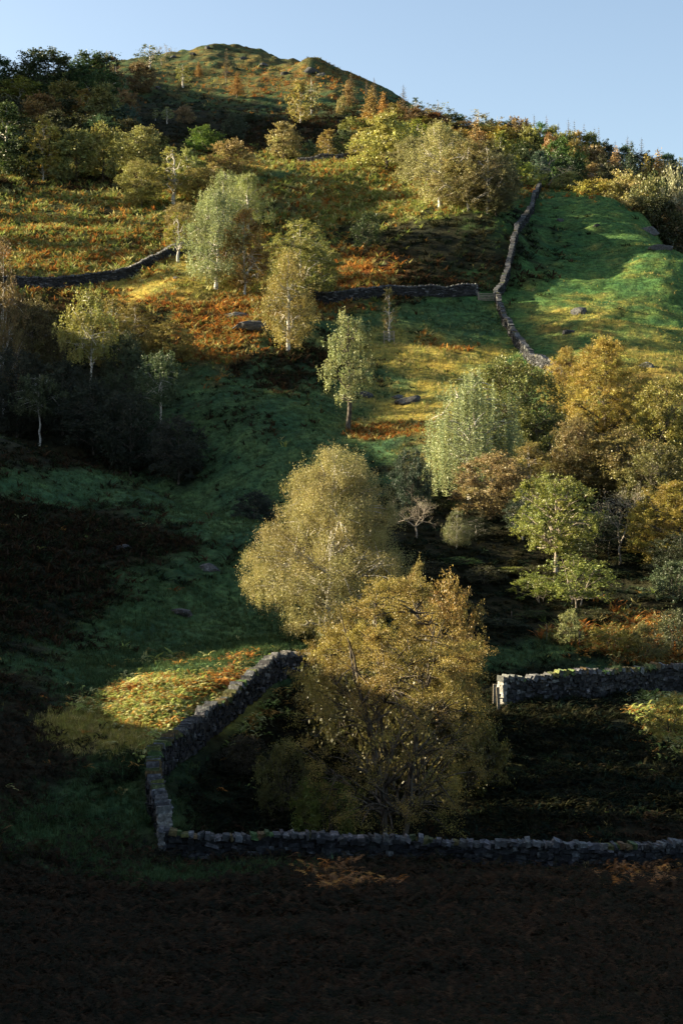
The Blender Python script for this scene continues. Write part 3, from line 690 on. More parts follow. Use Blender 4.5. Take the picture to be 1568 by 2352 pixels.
for i, t in enumerate(TREES):
    rz = 0. if t[1] == 'big_birch' else None; cat = t[8 + 1] if len(t) > 9 else ('bush' if 'bush' in t[0] else 'tree')
    put(t[0], t[1], t[2], t[3], t[4], t[5], t[6], t[7], t[8], cat, rz=rz)
for where, grp, Y, items in ROWS:
    items = sorted(items)
    for k, (px, top, w, c, fm) in enumerate(items):
        nm, key = FORM[fm]
        col = tuple(v * random.uniform(.85, 1.2) for v in ROWCOL[c])
        if 90 < Y < 120: key = 'bush_mid'
        if fm == 'R' and k % 3 == 1: key = 'oval_far'
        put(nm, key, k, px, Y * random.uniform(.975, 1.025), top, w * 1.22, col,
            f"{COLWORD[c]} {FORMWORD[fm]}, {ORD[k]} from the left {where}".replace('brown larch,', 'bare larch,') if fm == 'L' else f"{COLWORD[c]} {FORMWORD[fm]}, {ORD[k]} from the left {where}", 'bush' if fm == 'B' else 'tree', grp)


# unseen trees added beyond the left edge to throw shadows across the bracken
for px, Y, top, w_, c_, lab in ((-75, 258, 400, 85, OLIVE, 'olive tree added to cast shade just outside the left edge above the upper wall'), (-70, 281, 372, 80, DGREEN, 'dark tree added to cast shade just outside the left edge on the bracken'),
        (-60, 303, 318, 95, DGREEN, 'tall dark tree added to cast shade just outside the left edge below the belt'), (-100, 240, 460, 90, GOLD, 'gold tree added to cast shade just outside the left edge by the upper wall')):
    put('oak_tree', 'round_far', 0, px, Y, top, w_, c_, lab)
# ---------------------------------------------------------------- dry stone walls
_cube = np.array([(-1,-1,-1),(1,-1,-1),(1,1,-1),(-1,1,-1),(-1,-1,1),(1,-1,1),(1,1,1),(-1,1,1)], float) * .5
_cf = np.array([(0,3,2,1),(4,5,6,7),(0,1,5,4),(1,2,6,5),(2,3,7,6),(3,0,4,7)])
def stone_material():
    m, nt, out = new_mat('wall_stone')
    at = N(nt, 'ShaderNodeAttribute', attribute_name='col')
    tc = N(nt, 'ShaderNodeTexCoord')
    no = N(nt, 'ShaderNodeTexNoise', Scale=7., Detail=5.); nt.links.new(tc.outputs['Object'], no.inputs['Vector'])
    l = ramp(nt, no.outputs['Fac'], [(.3, (.55, .55, .55)), (.55, (1, 1, 1)), (.66, (1.9, 1.9, 1.8))])
    col = mixc(nt, 1., at.outputs['Color'], l, 'MULTIPLY')
    p = N(nt, 'ShaderNodeBsdfPrincipled', Roughness=.92); p.inputs['Specular IOR Level'].default_value = .2
    nt.links.new(col, p.inputs['Base Color'])
    bp = N(nt, 'ShaderNodeBump', Strength=.6, Distance=.05); nt.links.new(no.outputs['Fac'], bp.inputs['Height'])
    nt.links.new(bp.outputs[0], p.inputs['Normal']); nt.links.new(p.outputs[0], out.inputs[0])
    return m
MAT['stone'] = stone_material()

def stones(cent, ax, size, r, jit=.17):
    """many rough blocks: centres (n,3), axes (n,3,3) rows = along, across, up; size (n,3)"""
    n = len(cent)
    loc = _cube[None] * size[:, None, :] * (1 + r.normal(0, jit, (n, 8, 3)))
    v = np.einsum('nki,nij->nkj', loc, ax) + cent[:, None]
    return v.reshape(-1, 3), (np.arange(n)[:, None, None] * 8 + _cf[None]).reshape(-1, 4)

WALLS = []
def build_wall(path, label, hgt=1.25, thick=.62, sl=.38, seed=0, moss=(), coping=.26, name='stone_wall', clear=.5, tilt=.4):
    """path: [(px, Y)] along the foot of the wall; every stone of it is shaped"""
    r = np.random.default_rng(seed)
    P = np.array([(wx(px, Y), Y) for px, Y in path])
    d = np.r_[0, np.cumsum(np.linalg.norm(np.diff(P, axis=0), axis=1))]
    WALLS.append((P, clear))
    # smooth curve through the points
    L = d[-1]; s = np.linspace(0, L, max(int(L / .12), 20))
    xs = np.interp(s, d, P[:, 0]); ys = np.interp(s, d, P[:, 1])
    kw = int(min(len(s) // 5, 18)); ker = np.ones(2 * kw + 1) / (2 * kw + 1)
    def sm(a):
        return np.convolve(np.r_[2 * a[0] - a[kw:0:-1], a, 2 * a[-1] - a[-2:-kw-2:-1]], ker, 'valid')
    xs, ys = sm(xs), sm(ys)
    zs = sm(height(xs, ys)) - .05
    tx = np.gradient(xs); ty = np.gradient(ys); tn = np.hypot(tx, ty); tx /= tn; ty /= tn
    s = np.r_[0, np.cumsum(np.hypot(np.diff(xs), np.diff(ys)))]; L = s[-1]
    o0 = np.array([xs[0], ys[0], zs[0]])
    Hs = hgt * (1 + .16 * fbm(s / 4., s * 0 + seed + .37, 3, 3))
    jo = .16 * fbm(s / 3.5, s * 0 + seed + 5.4, 8, 3); xs, ys = xs - ty * jo, ys + tx * jo
    def at(q):
        f = lambda a: np.interp(q, s, a)
        return f(xs), f(ys), f(zs), f(tx), f(ty), f(Hs)
    cs, axs, szs, cols = [], [], [], []
    ncourse = max(int(hgt / .17), 5)
    def face_stones(side):
        for k in range(ncourse):
            q = r.uniform(0, sl); 
            while q < L:
                ln = sl * r.uniform(.3, 1.3)
                x, y, z, ax_, ay_, h = at(q + ln / 2)
                hk = h / ncourse; f = (k + .5) / ncourse
                off = side * (thick / 2 * (1 - .22 * f) - .10 + r.normal(0, .035))
                cs.append((x - ay_ * off, y + ax_ * off, z + f * h + r.normal(0, .04)))
                tl = r.normal(0, .16)
                axs.append(((ax_, ay_, tl), (-ay_, ax_, 0), (-ax_ * tl, -ay_ * tl, 1)))
                szs.append((ln * 1.0, .26 * r.uniform(.8, 1.2), hk * r.uniform(.65, 1.45)))
                g = r.uniform(.012, .042) * (1.0 if r.uniform() < .86 else 2.8)
                cols.append((g * r.uniform(.94, 1.05), g, g * r.uniform(.98, 1.14)))
                q += ln
    face_stones(-1); face_stones(1)
    for e in (0, 1):     # the squared ends
        q0 = .1 if e == 0 else L - .1
        for k in range(ncourse):
            for j in (-.5, .5):
                x, y, z, ax_, ay_, h = at(q0); f = (k + .5) / ncourse; off = j * thick * .55 * (1 - .2 * f)
                cs.append((x - ay_ * off, y + ax_ * off, z + f * h)); axs.append(((ax_, ay_, 0), (-ay_, ax_, 0), (0, 0, 1)))
                szs.append((.26, thick * .5, h / ncourse * 1.1)); g = r.uniform(.10, .26); cols.append((g * 1.04, g, g * .95))
    n1 = len(cs)
    v, f = stones(np.array(cs), np.array(axs), np.array(szs), r); c = np.repeat(np.array(cols), 6, 0)
    # the packed hearting inside, so that no light shows through
    m = np.arange(0, len(s), 4)
    w = thick * .30
    a = np.stack([xs[m] + ty[m] * w, ys[m] - tx[m] * w, zs[m] - .3], 1); b = np.stack([xs[m] - ty[m] * w, ys[m] + tx[m] * w, zs[m] - .3], 1)
    up = (Hs[m] * .96 + .3)[:, None] * np.array([[0, 0, 1.]])
    hv = np.concatenate([a, b, b + up, a + up]); k = len(m); i = np.arange(k - 1)
    hf = np.concatenate([np.stack([i + A * k, i + 1 + A * k, i + 1 + B * k, i + B * k], 1) for A, B in ((0, 3), (1, 2), (3, 2))])
    root = link(name, None, None, tuple(o0)); tag(root, label, 'stone wall')
    V = np.concatenate([v, hv]) - o0; Fq = np.concatenate([f, hf + len(v)])
    link('stonework', mesh_from(name + '_stonework', V, Fq, MAT['stone'], {'col': np.concatenate([c, np.full((len(hf), 3), .03)])}), root)
    # coping: slabs set on edge and leaning, mossy in places
    cs, axs, szs, cols = [], [], [], []
    q = 0.
    while q < L:
        ln = r.uniform(.09, .30)
        x, y, z, ax_, ay_, h = at(q + ln / 2)
        tl = r.normal(tilt, .16); hh = coping * r.uniform(.55, 1.3)
        cs.append((x + ay_ * r.normal(0, .03), y - ax_ * r.normal(0, .03), z + h + hh * .36))
        axs.append(((ax_, ay_, -tl), (-ay_, ax_, r.normal(0, .05)), (ax_ * tl, ay_ * tl, 1)))
        szs.append((ln * 1.05, thick * r.uniform(.85, 1.12), hh))
        g = r.uniform(.04, .125); mo = 0
        for (m0, m1) in moss:
            if m0 < q / L < m1 and r.uniform() < .72: mo = 1
        if mo or r.uniform() < .03: cols.append((.085 * r.uniform(.6, 1.3), .092 * r.uniform(.7, 1.2), .035))
        else: cols.append((g * r.uniform(.95, 1.06), g, g * r.uniform(.95, 1.12)))
        q += ln
    v, f = stones(np.array(cs) - o0, np.array(axs), np.array(szs), r, .16)
    link('coping', mesh_from(name + '_coping', v, f, MAT['stone'], {'col': np.repeat(np.array(cols), 6, 0)}), root)
    return root

def along(pts):      # foot rows given in the picture -> distances
    return [(px, hit(px, b) if isinstance(b, tuple) is False and b > 400 else b) for px, b in pts]
build_wall([(368,57.2),(420,57.0),(500,57.3),(640,57.8),(800,58),(1000,58.2),(1200,57.6),(1400,57.8),(1600,58.5),(1700,59)],
           'long dark stone wall across the foreground, running out of the right edge', .78, .58, .34, 1, tilt=.10, coping=.21, moss=((.0,.05),(.15,.2),(.42,.46),(.75,.8)))
build_wall([(374,57.7),(360,59.0),(353,60.8),(364,63.4),(398,66.6),(448,70),(512,74),(588,78),(646,81),(704,82.6),(775,83.5),(870,84)],
           'curving stone wall with sunlit mossy top rising from the front corner to the big birch', 1.25, .58, .36, 2, clear=.95, moss=((.05,.3),(.5,.62)))
build_wall([(px_, hit(px_, b_)) for px_, b_ in [(1150,1622),(1200,1614),(1260,1604),(1310,1607),(1350,1606),(1410,1592),(1480,1582),(1568,1580),(1680,1582)]],
           'stone wall with a sunlit crest dipping in the middle, right of the front tree', 1.45, .65, .38, 3, moss=((.2,.3),(.45,.7)))
build_wall([(-40,236),(60,235),(150,234.5),(220,236),(300,238),(370,243),(415,248),(440,251)],
           'dark faced stone wall curving below the rusty bracken on the upper left', 1.75, .7, .6, 4)
build_wall([(690,236),(760,235.5),(830,237),(930,239),(1030,240),(1095,241)],
           'stone wall along the foot of the shaded bracken slope, ending at the gate', 1.75, .7, .6, 5)
build_wall([(1138,242),(1162,252),(1180,266),(1192,284),(1212,306),(1228,330),(1243,352),(1250,366)],
           'stone wall climbing from the gate up to the bare tree between bracken and field', 1.6, .75, .6, 6)
build_wall([(1140,240),(1152,233),(1180,219),(1208,208),(1240,200),(1290,194),(1340,190)],
           'stone wall going down from the gate past the gold domed tree', 1.5, .72, .5, 7)
build_wall([(685,350),(730,348),(790,346),(850,347)],
           'short pale stone wall behind the crest of the bracken knoll', 1.6, .7, .7, 8)

# ---------------------------------------------------------------- timber
def wood_box(tb_v, tb_f, a, b, w, d, up=(0, 0, 1)):
    a = np.array(a, float); b = np.array(b, float); t = b - a; L = np.linalg.norm(t); t /= L
    u = np.array(up, float); u -= u.dot(t) * t; u /= np.linalg.norm(u); s_ = np.cross(t, u)
    k = sum(len(q) for q in tb_v)
    tb_v.append((a + b) / 2 + _cube[:, :1] * L * t + _cube[:, 1:2] * w * s_ + _cube[:, 2:] * d * u); tb_f.append(_cf + k)
def wood_obj(name, segs, mat, parent):
    v, f = [], []
    for sg in segs: wood_box(v, f, *sg)
    return link(name, mesh_from(name, np.concatenate(v), np.concatenate(f), mat), parent)
MAT['timber'] = bark_material('weathered_timber', (.14, .12, .09), (.28, .24, .19), 9., (1, 1, 6))
g = wx(1118, 239.5); gy = 239.5; w2 = 1.35
root = link('field_gate', None, None, (g, gy, gz(g, gy))); root.rotation_euler = (0, 0, math.radians(6))
tag(root, 'pale five bar timber gate where the three far walls meet', 'gate')
for sx in (-1, 1):
    wood_obj('post', [((sx * (w2 + .16), 0, -.3), (sx * (w2 + .16), 0, 1.55), .18, .18, (0, 1, 0))], MAT['timber'], root)
    wood_obj('stile', [((sx * w2, 0, .12), (sx * w2, 0, 1.32), .08, .12, (0, 1, 0))], MAT['timber'], root)
for h_ in (.2, .45, .70, .96, 1.24):
    wood_obj('rail', [((-w2 - .03, -.07, h_), (w2 + .03, -.07, h_), .05, .14)], MAT['timber'], root)
wood_obj('brace', [((-w2, .065, .25), (w2, .065, 1.2), .05, .1)], MAT['timber'], root)
yg = hit(893, 785); xg = wx(893, yg)
root = link('tree_guard', None, None, (xg, yg, gz(xg, yg))); tag(root, 'small square timber guard round the foot of the young tree', 'tree guard')
for sx in (-1, 1):
    for sy in (-1, 1): wood_obj('post', [((sx * .75, sy * .75, -.3), (sx * .75, sy * .75, 1.75), .13, .13, (0, 1, 0))], MAT['timber'], root)
for h_ in (.6, 1.1, 1.6):
    for q in range(4):
        a = [(-.72, -.84), (.84, -.72), (.72, .84), (-.84, .72)][q]; b = [(.72, -.84), (.84, .72), (-.72, .84), (-.84, -.72)][q]
        wood_obj('rail', [((*a, h_), (*b, h_), .05, .13)], MAT['timber'], root)
# gate posts at the end of the right hand wall, and the wire fence up the bank
for px, Y, lean, lab in ((1134, 82.6, .03, 'upright weathered gate post beside the right wall end'), (1146, 81.2, -.10, 'leaning weathered gate post in front of the right wall end')):
    x = wx(px, Y); root = link('gate_post', None, None, (x, Y, gz(x, Y)))
    me_v, me_f = [], []; wood_box(me_v, me_f, (0, 0, -.4), (lean, 0, 1.35), .17, .15, (0, 1, 0)); wood_box(me_v, me_f, (-.02, -.085, .7), (lean + .3, -.09, .72), .03, .06)
    root2 = bpy.data.objects.new('gate_post', mesh_from('gate_post', np.concatenate(me_v), np.concatenate(me_f), MAT['timber'])); C.objects.link(root2)
    root2.location = root.location; bpy.data.objects.remove(root); root2.name = 'gate_post'; tag(root2, lab, 'post', 'posts at the right wall end')
fx = [(1100, 101), (1174, 99.5), (1255, 96.5), (1330, 95.0), (1420, 94.2)]
root = link('wire_fence', None, None, (wx(1174, 99.5), 99.5, gz(wx(1174, 99.5), 99.5))); tag(root, 'thin post and wire fence crossing the shaded bank above the right wall', 'fence')
o0 = np.array(root.location); tops = []
for px, Y in fx:
    x = wx(px, Y); p = np.array([x, Y, gz(x, Y)]) - o0
    wood_obj('post', [(p - (0, 0, .3), p + (0, 0, 1.15), .07, .07, (0, 1, 0))], MAT['bark'], root); tops.append(p)
tb = Tubes()
for h_ in (.5, .8, 1.08):
    for a, b in zip(tops[:-1], tops[1:]):
        tb.add(np.array([a + (0, -.06, h_), (a + b) / 2 + (0, -.06, h_ - .03), b + (0, -.06, h_)]), np.full(3, .0025), 3)
link('wire', tb.mesh('wire', MAT['bark']), root)

# ---------------------------------------------------------------- rocks
def rock_mesh(name, size, seed, ncut=16):
    import bmesh
    r = np.random.default_rng(seed); bm = bmesh.new(); bmesh.ops.create_icosphere(bm, subdivisions=3, radius=1)
    co = np.array([v.co[:] for v in bm.verts])
    for _ in range(ncut):
        n_ = r.normal(size=3); n_ /= np.linalg.norm(n_); dd = r.uniform(.55, .85); q = co @ n_; over = q > dd
        co[over] -= (q[over] - dd)[:, None] * n_
    co *= 1 + .10 * fbm(co[:, 0] * 2 + seed, co[:, 1] * 2 + co[:, 2] * 1.7, seed, 3)[:, None]
    co *= np.array(size) / 2
    for v, c_ in zip(bm.verts, co): v.co = c_
    me = bpy.data.meshes.new(name); bm.to_mesh(me); bm.free(); me.materials.append(MAT['stone'])
    r2 = np.random.default_rng(seed + 1); g_ = r2.uniform(.04, .09)
    at = me.attributes.new('col', 'FLOAT_COLOR', 'FACE')
    k = len(me.polygons); a = np.full((k, 4), 1.); a[:, :3] = np.array([g_ * 1.02, g_, g_ * .98])[None] * r2.uniform(.8, 1.15, (k, 1)); at.data.foreach_set('color', a.astype(np.float32).ravel())
    return me
ROCKS = [(1483,842,(3.2,2.6,1.7),'pale boulder lying at the lower edge of the green field'),
 (1330,718,(3.6,2.6,2.0),'grey rock topping the rushy mound in the field'),(1308,762,(4.2,2.6,1.6),'flat grey rock on the lower side of the rushy mound'),
 (940,925,(4.4,3.0,2.0),'pale outcrop among rusty bracken mid slope'),(915,915,(2.4,1.8,1.2),'small pale rock left of the mid slope outcrop'),
 (548,722,(5.,3.2,2.2),'mossy crag at the right tip of the grassy knoll'),(578,752,(6.5,3.2,2.2),'long grey slab below the knoll crag'),(838,905,(2.6,2.,1.6),'dark boulder just right of the slender birch'),
 (405,640,(2.2,1.6,1.3),'pinkish stone on the knoll under the wall end'),(280,1258,(2.2,1.2,.9),'pale slab high on the dark spur'),(415,1405,(2.6,1.4,.9),'pale slab low on the dark spur'),
 (480,1305,(2.2,1.6,1.0),'light rock near the spur tip'),(395,1010,(1.8,1.4,1.1),'grey stone in the gully bracken'),(1285,508,(2.4,1.6,1.3),'white stone high in the green field'),
 (1370,522,(2.2,1.6,1.3),'pale stone right of the white one in the field'),(1485,530,(6,3,2.2),'grey scree rock on the right rim of the field'),(1520,575,(6,3,2.2),'lower grey scree rock on the right rim of the field'),
 (478,112,(5,4,2.6),'rocky tip of the summit'),(398,134,(5,3.5,2.6),'dark rock step on the left shoulder of the summit'),(445,128,(4,3,2.2),'small dark rock just left of the summit tip'),
 (560,136,(6,4,3),'dark rock step just right of the summit tip'),(605,150,(5,3.5,2.6),'dark rock between the summit and the crag'),(712,168,(8,5,4.5),'dark crag face on the right shoulder of the ridge'),(738,176,(7,5,4.5),'lower dark crag face on the right shoulder'),(655,175,(5,3,2.2),'grey rock left of the crag'),(520,168,(4,3,2),'grey rock on the hill face under the summit'),
 (362,205,(3,2.2,2.2),'white stone on the upper left slope'),(700,1110,(1.8,1.2,.8),'pale stone on the dark green slope above the big birch')]
for i, (px, py, sz, lab) in enumerate(ROCKS):
    Y = hit(px, py)
    if Y is None:
        Y = 690 if px < 600 else 615
    x = wx(px, Y)
    o = link('rock', rock_mesh('rock', sz, 50 + i), None, (x, Y, gz(x, Y) - sz[2] * .08)); o.rotation_euler = (0, 0, i * 1.3 % 1. - .5)
    tag(o, lab, 'rock')
# ---------------------------------------------------------------- what grows where, some dark blobs painted for shade (blobs on the hill, given as seen on the survey photo)
TYPES = ['G', 'Y', 'F', 'R', 'B', 'V', 'H', 'M']
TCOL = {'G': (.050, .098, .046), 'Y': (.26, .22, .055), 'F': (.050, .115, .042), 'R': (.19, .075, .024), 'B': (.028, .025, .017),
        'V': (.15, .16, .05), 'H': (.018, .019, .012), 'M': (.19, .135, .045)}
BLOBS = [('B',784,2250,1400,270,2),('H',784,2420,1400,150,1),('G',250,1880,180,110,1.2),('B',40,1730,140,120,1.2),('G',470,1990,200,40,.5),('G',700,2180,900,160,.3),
 ('H',700,1800,260,200,1.2),('H',190,490,120,18,1.7),('H',80,545,100,12,1.3),('H',330,505,60,14,1.2),('H',620,480,60,28,1.8),('H',900,525,120,18,1.8),('G',640,402,70,14,2.),('B',420,540,70,14,1.2),('H',1280,1800,330,110,2.2),('G',1300,1740,200,80,.6),('H',1150,1850,200,60,.8),  # thin dark blobs on the upper slope and enclosure heath stand in for shade
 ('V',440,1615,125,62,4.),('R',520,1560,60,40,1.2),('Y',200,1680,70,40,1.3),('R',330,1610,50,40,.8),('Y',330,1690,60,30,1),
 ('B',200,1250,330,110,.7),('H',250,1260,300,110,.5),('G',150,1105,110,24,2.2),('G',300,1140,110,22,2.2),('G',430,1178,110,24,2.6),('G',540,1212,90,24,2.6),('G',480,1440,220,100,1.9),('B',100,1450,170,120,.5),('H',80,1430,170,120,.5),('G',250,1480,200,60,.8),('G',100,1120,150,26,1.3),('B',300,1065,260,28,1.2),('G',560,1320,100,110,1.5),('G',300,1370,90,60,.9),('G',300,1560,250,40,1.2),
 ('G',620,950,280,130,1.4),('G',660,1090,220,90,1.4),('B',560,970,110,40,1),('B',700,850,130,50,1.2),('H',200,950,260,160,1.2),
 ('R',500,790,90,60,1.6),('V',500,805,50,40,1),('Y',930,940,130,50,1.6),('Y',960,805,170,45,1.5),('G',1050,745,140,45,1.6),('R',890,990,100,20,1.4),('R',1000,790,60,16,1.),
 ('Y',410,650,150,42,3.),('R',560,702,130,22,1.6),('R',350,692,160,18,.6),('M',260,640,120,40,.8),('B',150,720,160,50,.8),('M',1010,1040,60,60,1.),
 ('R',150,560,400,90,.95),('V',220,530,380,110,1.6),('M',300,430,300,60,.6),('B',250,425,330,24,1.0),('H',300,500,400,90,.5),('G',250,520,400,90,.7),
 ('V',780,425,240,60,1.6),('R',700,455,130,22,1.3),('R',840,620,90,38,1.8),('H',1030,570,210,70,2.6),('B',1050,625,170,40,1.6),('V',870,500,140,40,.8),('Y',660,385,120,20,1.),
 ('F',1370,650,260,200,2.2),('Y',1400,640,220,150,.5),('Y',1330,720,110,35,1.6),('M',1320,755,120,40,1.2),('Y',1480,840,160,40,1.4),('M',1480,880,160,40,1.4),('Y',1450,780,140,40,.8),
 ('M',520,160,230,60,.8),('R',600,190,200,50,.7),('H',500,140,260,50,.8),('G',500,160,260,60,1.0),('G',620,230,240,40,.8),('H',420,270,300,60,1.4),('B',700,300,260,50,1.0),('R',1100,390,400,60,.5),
 ('H',1200,1350,330,170,1.4),('G',1230,1510,180,30,1.4),('R',1430,1460,120,45,1.2),('V',1540,1650,70,70,1.6),('H',1280,1680,260,80,2.4),('H',1300,1150,350,150,1.),  # heath below the right wall also put in to darken a shaded strip
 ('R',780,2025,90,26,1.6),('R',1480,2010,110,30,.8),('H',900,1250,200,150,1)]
def kinds(x, Y, z):
    Yc = np.maximum(Y, 4.)
    px = 784 + F * x / Yc; py = 1176 - F * z / Yc
    px = px + 28 * fbm(x / 6. * 30 / (Yc + 20) * 2, Y / 6. * 30 / (Yc + 20) * 2, 71, 3) * 1.2
    py = py + 14 * fbm(x / 7., Y / 7., 73, 3)
    W = np.full((len(TYPES),) + np.shape(x), .02)
    W[0] += .04; W[6] += .03
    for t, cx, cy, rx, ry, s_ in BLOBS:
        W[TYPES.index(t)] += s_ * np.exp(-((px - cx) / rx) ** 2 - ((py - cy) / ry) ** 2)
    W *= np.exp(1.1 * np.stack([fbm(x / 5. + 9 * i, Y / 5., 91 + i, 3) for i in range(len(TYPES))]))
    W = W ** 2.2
    return W / W.sum(0)

# ---------------------------------------------------------------- the ground sheet
def build_ground():
    qs = np.linspace(math.log(14), math.log(1040), 900); YY = np.exp(qs) - 40
    a_in = np.linspace(-.27, .27, 330); a = np.r_[np.linspace(-1.1, -.28, 70), a_in, np.linspace(.28, .9, 36)]
    A, YG = np.meshgrid(a, YY); XG = A * (YG + 40)
    Z = height(XG, YG)
    nv, nh = A.shape
    V = np.stack([XG, YG, Z], -1).reshape(-1, 3)
    i = (np.arange(nv - 1)[:, None] * nh + np.arange(nh - 1)[None]).ravel()
    Fq = np.stack([i, i + 1, i + nh + 1, i + nh], 1)
    me = mesh_from('hillside', V, Fq, [], smooth_shade=True)
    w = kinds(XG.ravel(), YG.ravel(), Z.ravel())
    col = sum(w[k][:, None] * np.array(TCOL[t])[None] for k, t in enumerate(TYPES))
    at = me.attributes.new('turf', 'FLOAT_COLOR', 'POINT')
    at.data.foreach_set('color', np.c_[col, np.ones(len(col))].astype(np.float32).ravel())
    m, nt, out = new_mat('hill_turf')
    at = N(nt, 'ShaderNodeAttribute', attribute_name='turf'); ge = N(nt, 'ShaderNodeNewGeometry')
    n1 = N(nt, 'ShaderNodeTexNoise', Scale=.9, Detail=6., Roughness=.65); nt.links.new(ge.outputs['Position'], n1.inputs['Vector'])
    n2 = N(nt, 'ShaderNodeTexNoise', Scale=3.5, Detail=5.); nt.links.new(ge.outputs['Position'], n2.inputs['Vector'])
    n3 = N(nt, 'ShaderNodeTexNoise', Scale=.22, Detail=4.); nt.links.new(ge.outputs['Position'], n3.inputs['Vector'])
    f1 = ramp(nt, n1.outputs['Fac'], [(.32, (.45, .42, .40)), (.5, (.95, .95, .95)), (.68, (1.55, 1.5, 1.3))])
    f3 = ramp(nt, n3.outputs['Fac'], [(.35, (.72, .8, .8)), (.65, (1.35, 1.15, .9))])
    c = mixc(nt, 1., at.outputs['Color'], f1, 'MULTIPLY'); c = mixc(nt, 1., c, f3, 'MULTIPLY')
    p = N(nt, 'ShaderNodeBsdfPrincipled', Roughness=.95); p.inputs['Specular IOR Level'].default_value = .05
    nt.links.new(c, p.inputs['Base Color'])
    hgt = mth(nt, 'ADD', n1.outputs['Fac'], mth(nt, 'MULTIPLY', n2.outputs['Fac'], .5))
    bp = N(nt, 'ShaderNodeBump', Strength=.9, Distance=.5); nt.links.new(hgt, bp.inputs['Height'])
    nt.links.new(bp.outputs[0], p.inputs['Normal']); nt.links.new(p.outputs[0], out.inputs[0])
    me.materials.append(m)
    tag(link('hillside', me), kind='structure')
build_ground()

# ---------------------------------------------------------------- bracken, tussocks and heath as loose ground cover
def frond_tpl(r, nf, w, stiff, segs=3, teeth=True):
    """a clump of arching fronds about one unit long"""
    V, Fc = [], []; k = 0
    for f in range(nf):
        a = r.uniform(0, 6.283); L = r.uniform(.65, 1.15); el = r.uniform(.5, 1.25) * stiff
        d = np.array([math.cos(a), math.sin(a), 0]); s_ = np.array([-d[1], d[0], 0])
        p = np.array([*(r.normal(0, .14, 2)), -.05]); dirv = d * math.cos(el) + np.array([0, 0, math.sin(el)])
        pts = [p]
        for q in range(segs):
            p = p + dirv * L / segs; dirv = dirv + np.array([0, 0, -.45 / stiff]) + d * .2; dirv /= np.linalg.norm(dirv); pts.append(p)
        tw = r.normal(0, .35)
        for q in range(segs):
            w0 = w * L * (1.0 - q / segs) * (1 if q else .55); w1 = w * L * (1 - (q + 1) / segs) * .8 + .01
            up = np.array([0, 0, tw])
            V += [pts[q] - (s_ + up) * w0, pts[q] + (s_ + up) * w0, pts[q + 1] + (s_ + up) * w1, pts[q + 1] - (s_ + up) * w1]
            Fc.append((k, k + 1, k + 2, k + 3)); k += 4
    return np.array(V), np.array(Fc)

def feather_tpl(r, nf, w, stiff):
    """bracken seen close: arching stalks with paired leaflets"""
    V, Fc = [], []; k = 0
    for f in range(nf):
        a = r.uniform(0, 6.283); L = r.uniform(.6, 1.2); el = r.uniform(.75, 1.4)
        d = np.array([math.cos(a), math.sin(a), 0]); s_ = np.array([-d[1], d[0], 0]); p = np.array([*(r.normal(0, .2, 2)), -.05])
        dirv = d * math.cos(el) + np.array([0, 0, math.sin(el)]); n = 11
        for q in range(n):
            p2 = p + dirv * L / n; V += [p - s_ * .012, p + s_ * .012, p2 + s_ * .010, p2 - s_ * .010]; Fc.append((k, k + 1, k + 2, k + 3)); k += 4
            if q > 1:
                ln = w * L * math.sin(math.pi * (q + .6) / (n + 1.2)) ** .7 * r.uniform(.8, 1.2)
                for sg in (-1, 1):
                    tip = p + s_ * sg * ln + dirv * .35 * ln + np.array([0, 0, r.normal(-.12, .1) * ln]); h = dirv * L / n * .42
                    V += [p - h, tip - h * .15, tip + h * .15, p + h]; Fc.append((k, k + 1, k + 2, k + 3)); k += 4
            p = p2; dirv = dirv + np.array([0, 0, -.16]) + d * .06; dirv /= np.linalg.norm(dirv)
    return np.array(V), np.array(Fc)

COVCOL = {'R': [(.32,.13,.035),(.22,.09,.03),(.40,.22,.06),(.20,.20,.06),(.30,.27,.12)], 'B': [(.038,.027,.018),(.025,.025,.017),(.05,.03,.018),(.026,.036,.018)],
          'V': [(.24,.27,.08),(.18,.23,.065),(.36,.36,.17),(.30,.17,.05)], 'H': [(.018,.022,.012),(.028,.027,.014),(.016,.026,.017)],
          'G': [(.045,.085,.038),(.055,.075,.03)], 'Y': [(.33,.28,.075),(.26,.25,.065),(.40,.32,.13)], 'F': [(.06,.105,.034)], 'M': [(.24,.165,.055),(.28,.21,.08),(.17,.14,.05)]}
COVER = {   # name: (types, density weights, template(fronds, width, stiffness), size, colour label)
 'bracken': dict(t=('R', 'B', 'V'), tpl=(9, .12, .95, 2), n=90000, size=(.6, 1.1), zs=(.7, 1.15), y0=90),
 'fern': dict(t=('V', 'R'), tpl=(6, .15, 1.), n=17000, size=(.4, .7), zs=(.8, 1.2), y0=58, y1=94, ya=58, feather=True),
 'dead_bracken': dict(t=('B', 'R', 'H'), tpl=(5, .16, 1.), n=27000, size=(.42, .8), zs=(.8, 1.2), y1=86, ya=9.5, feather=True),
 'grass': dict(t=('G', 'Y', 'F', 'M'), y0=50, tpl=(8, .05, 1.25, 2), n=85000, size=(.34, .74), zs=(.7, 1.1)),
 'heather': dict(t=('H',), y0=60, tpl=(12, .09, 1.1), n=16000, size=(.5, 1.1), zs=(.6, 1.)),
}
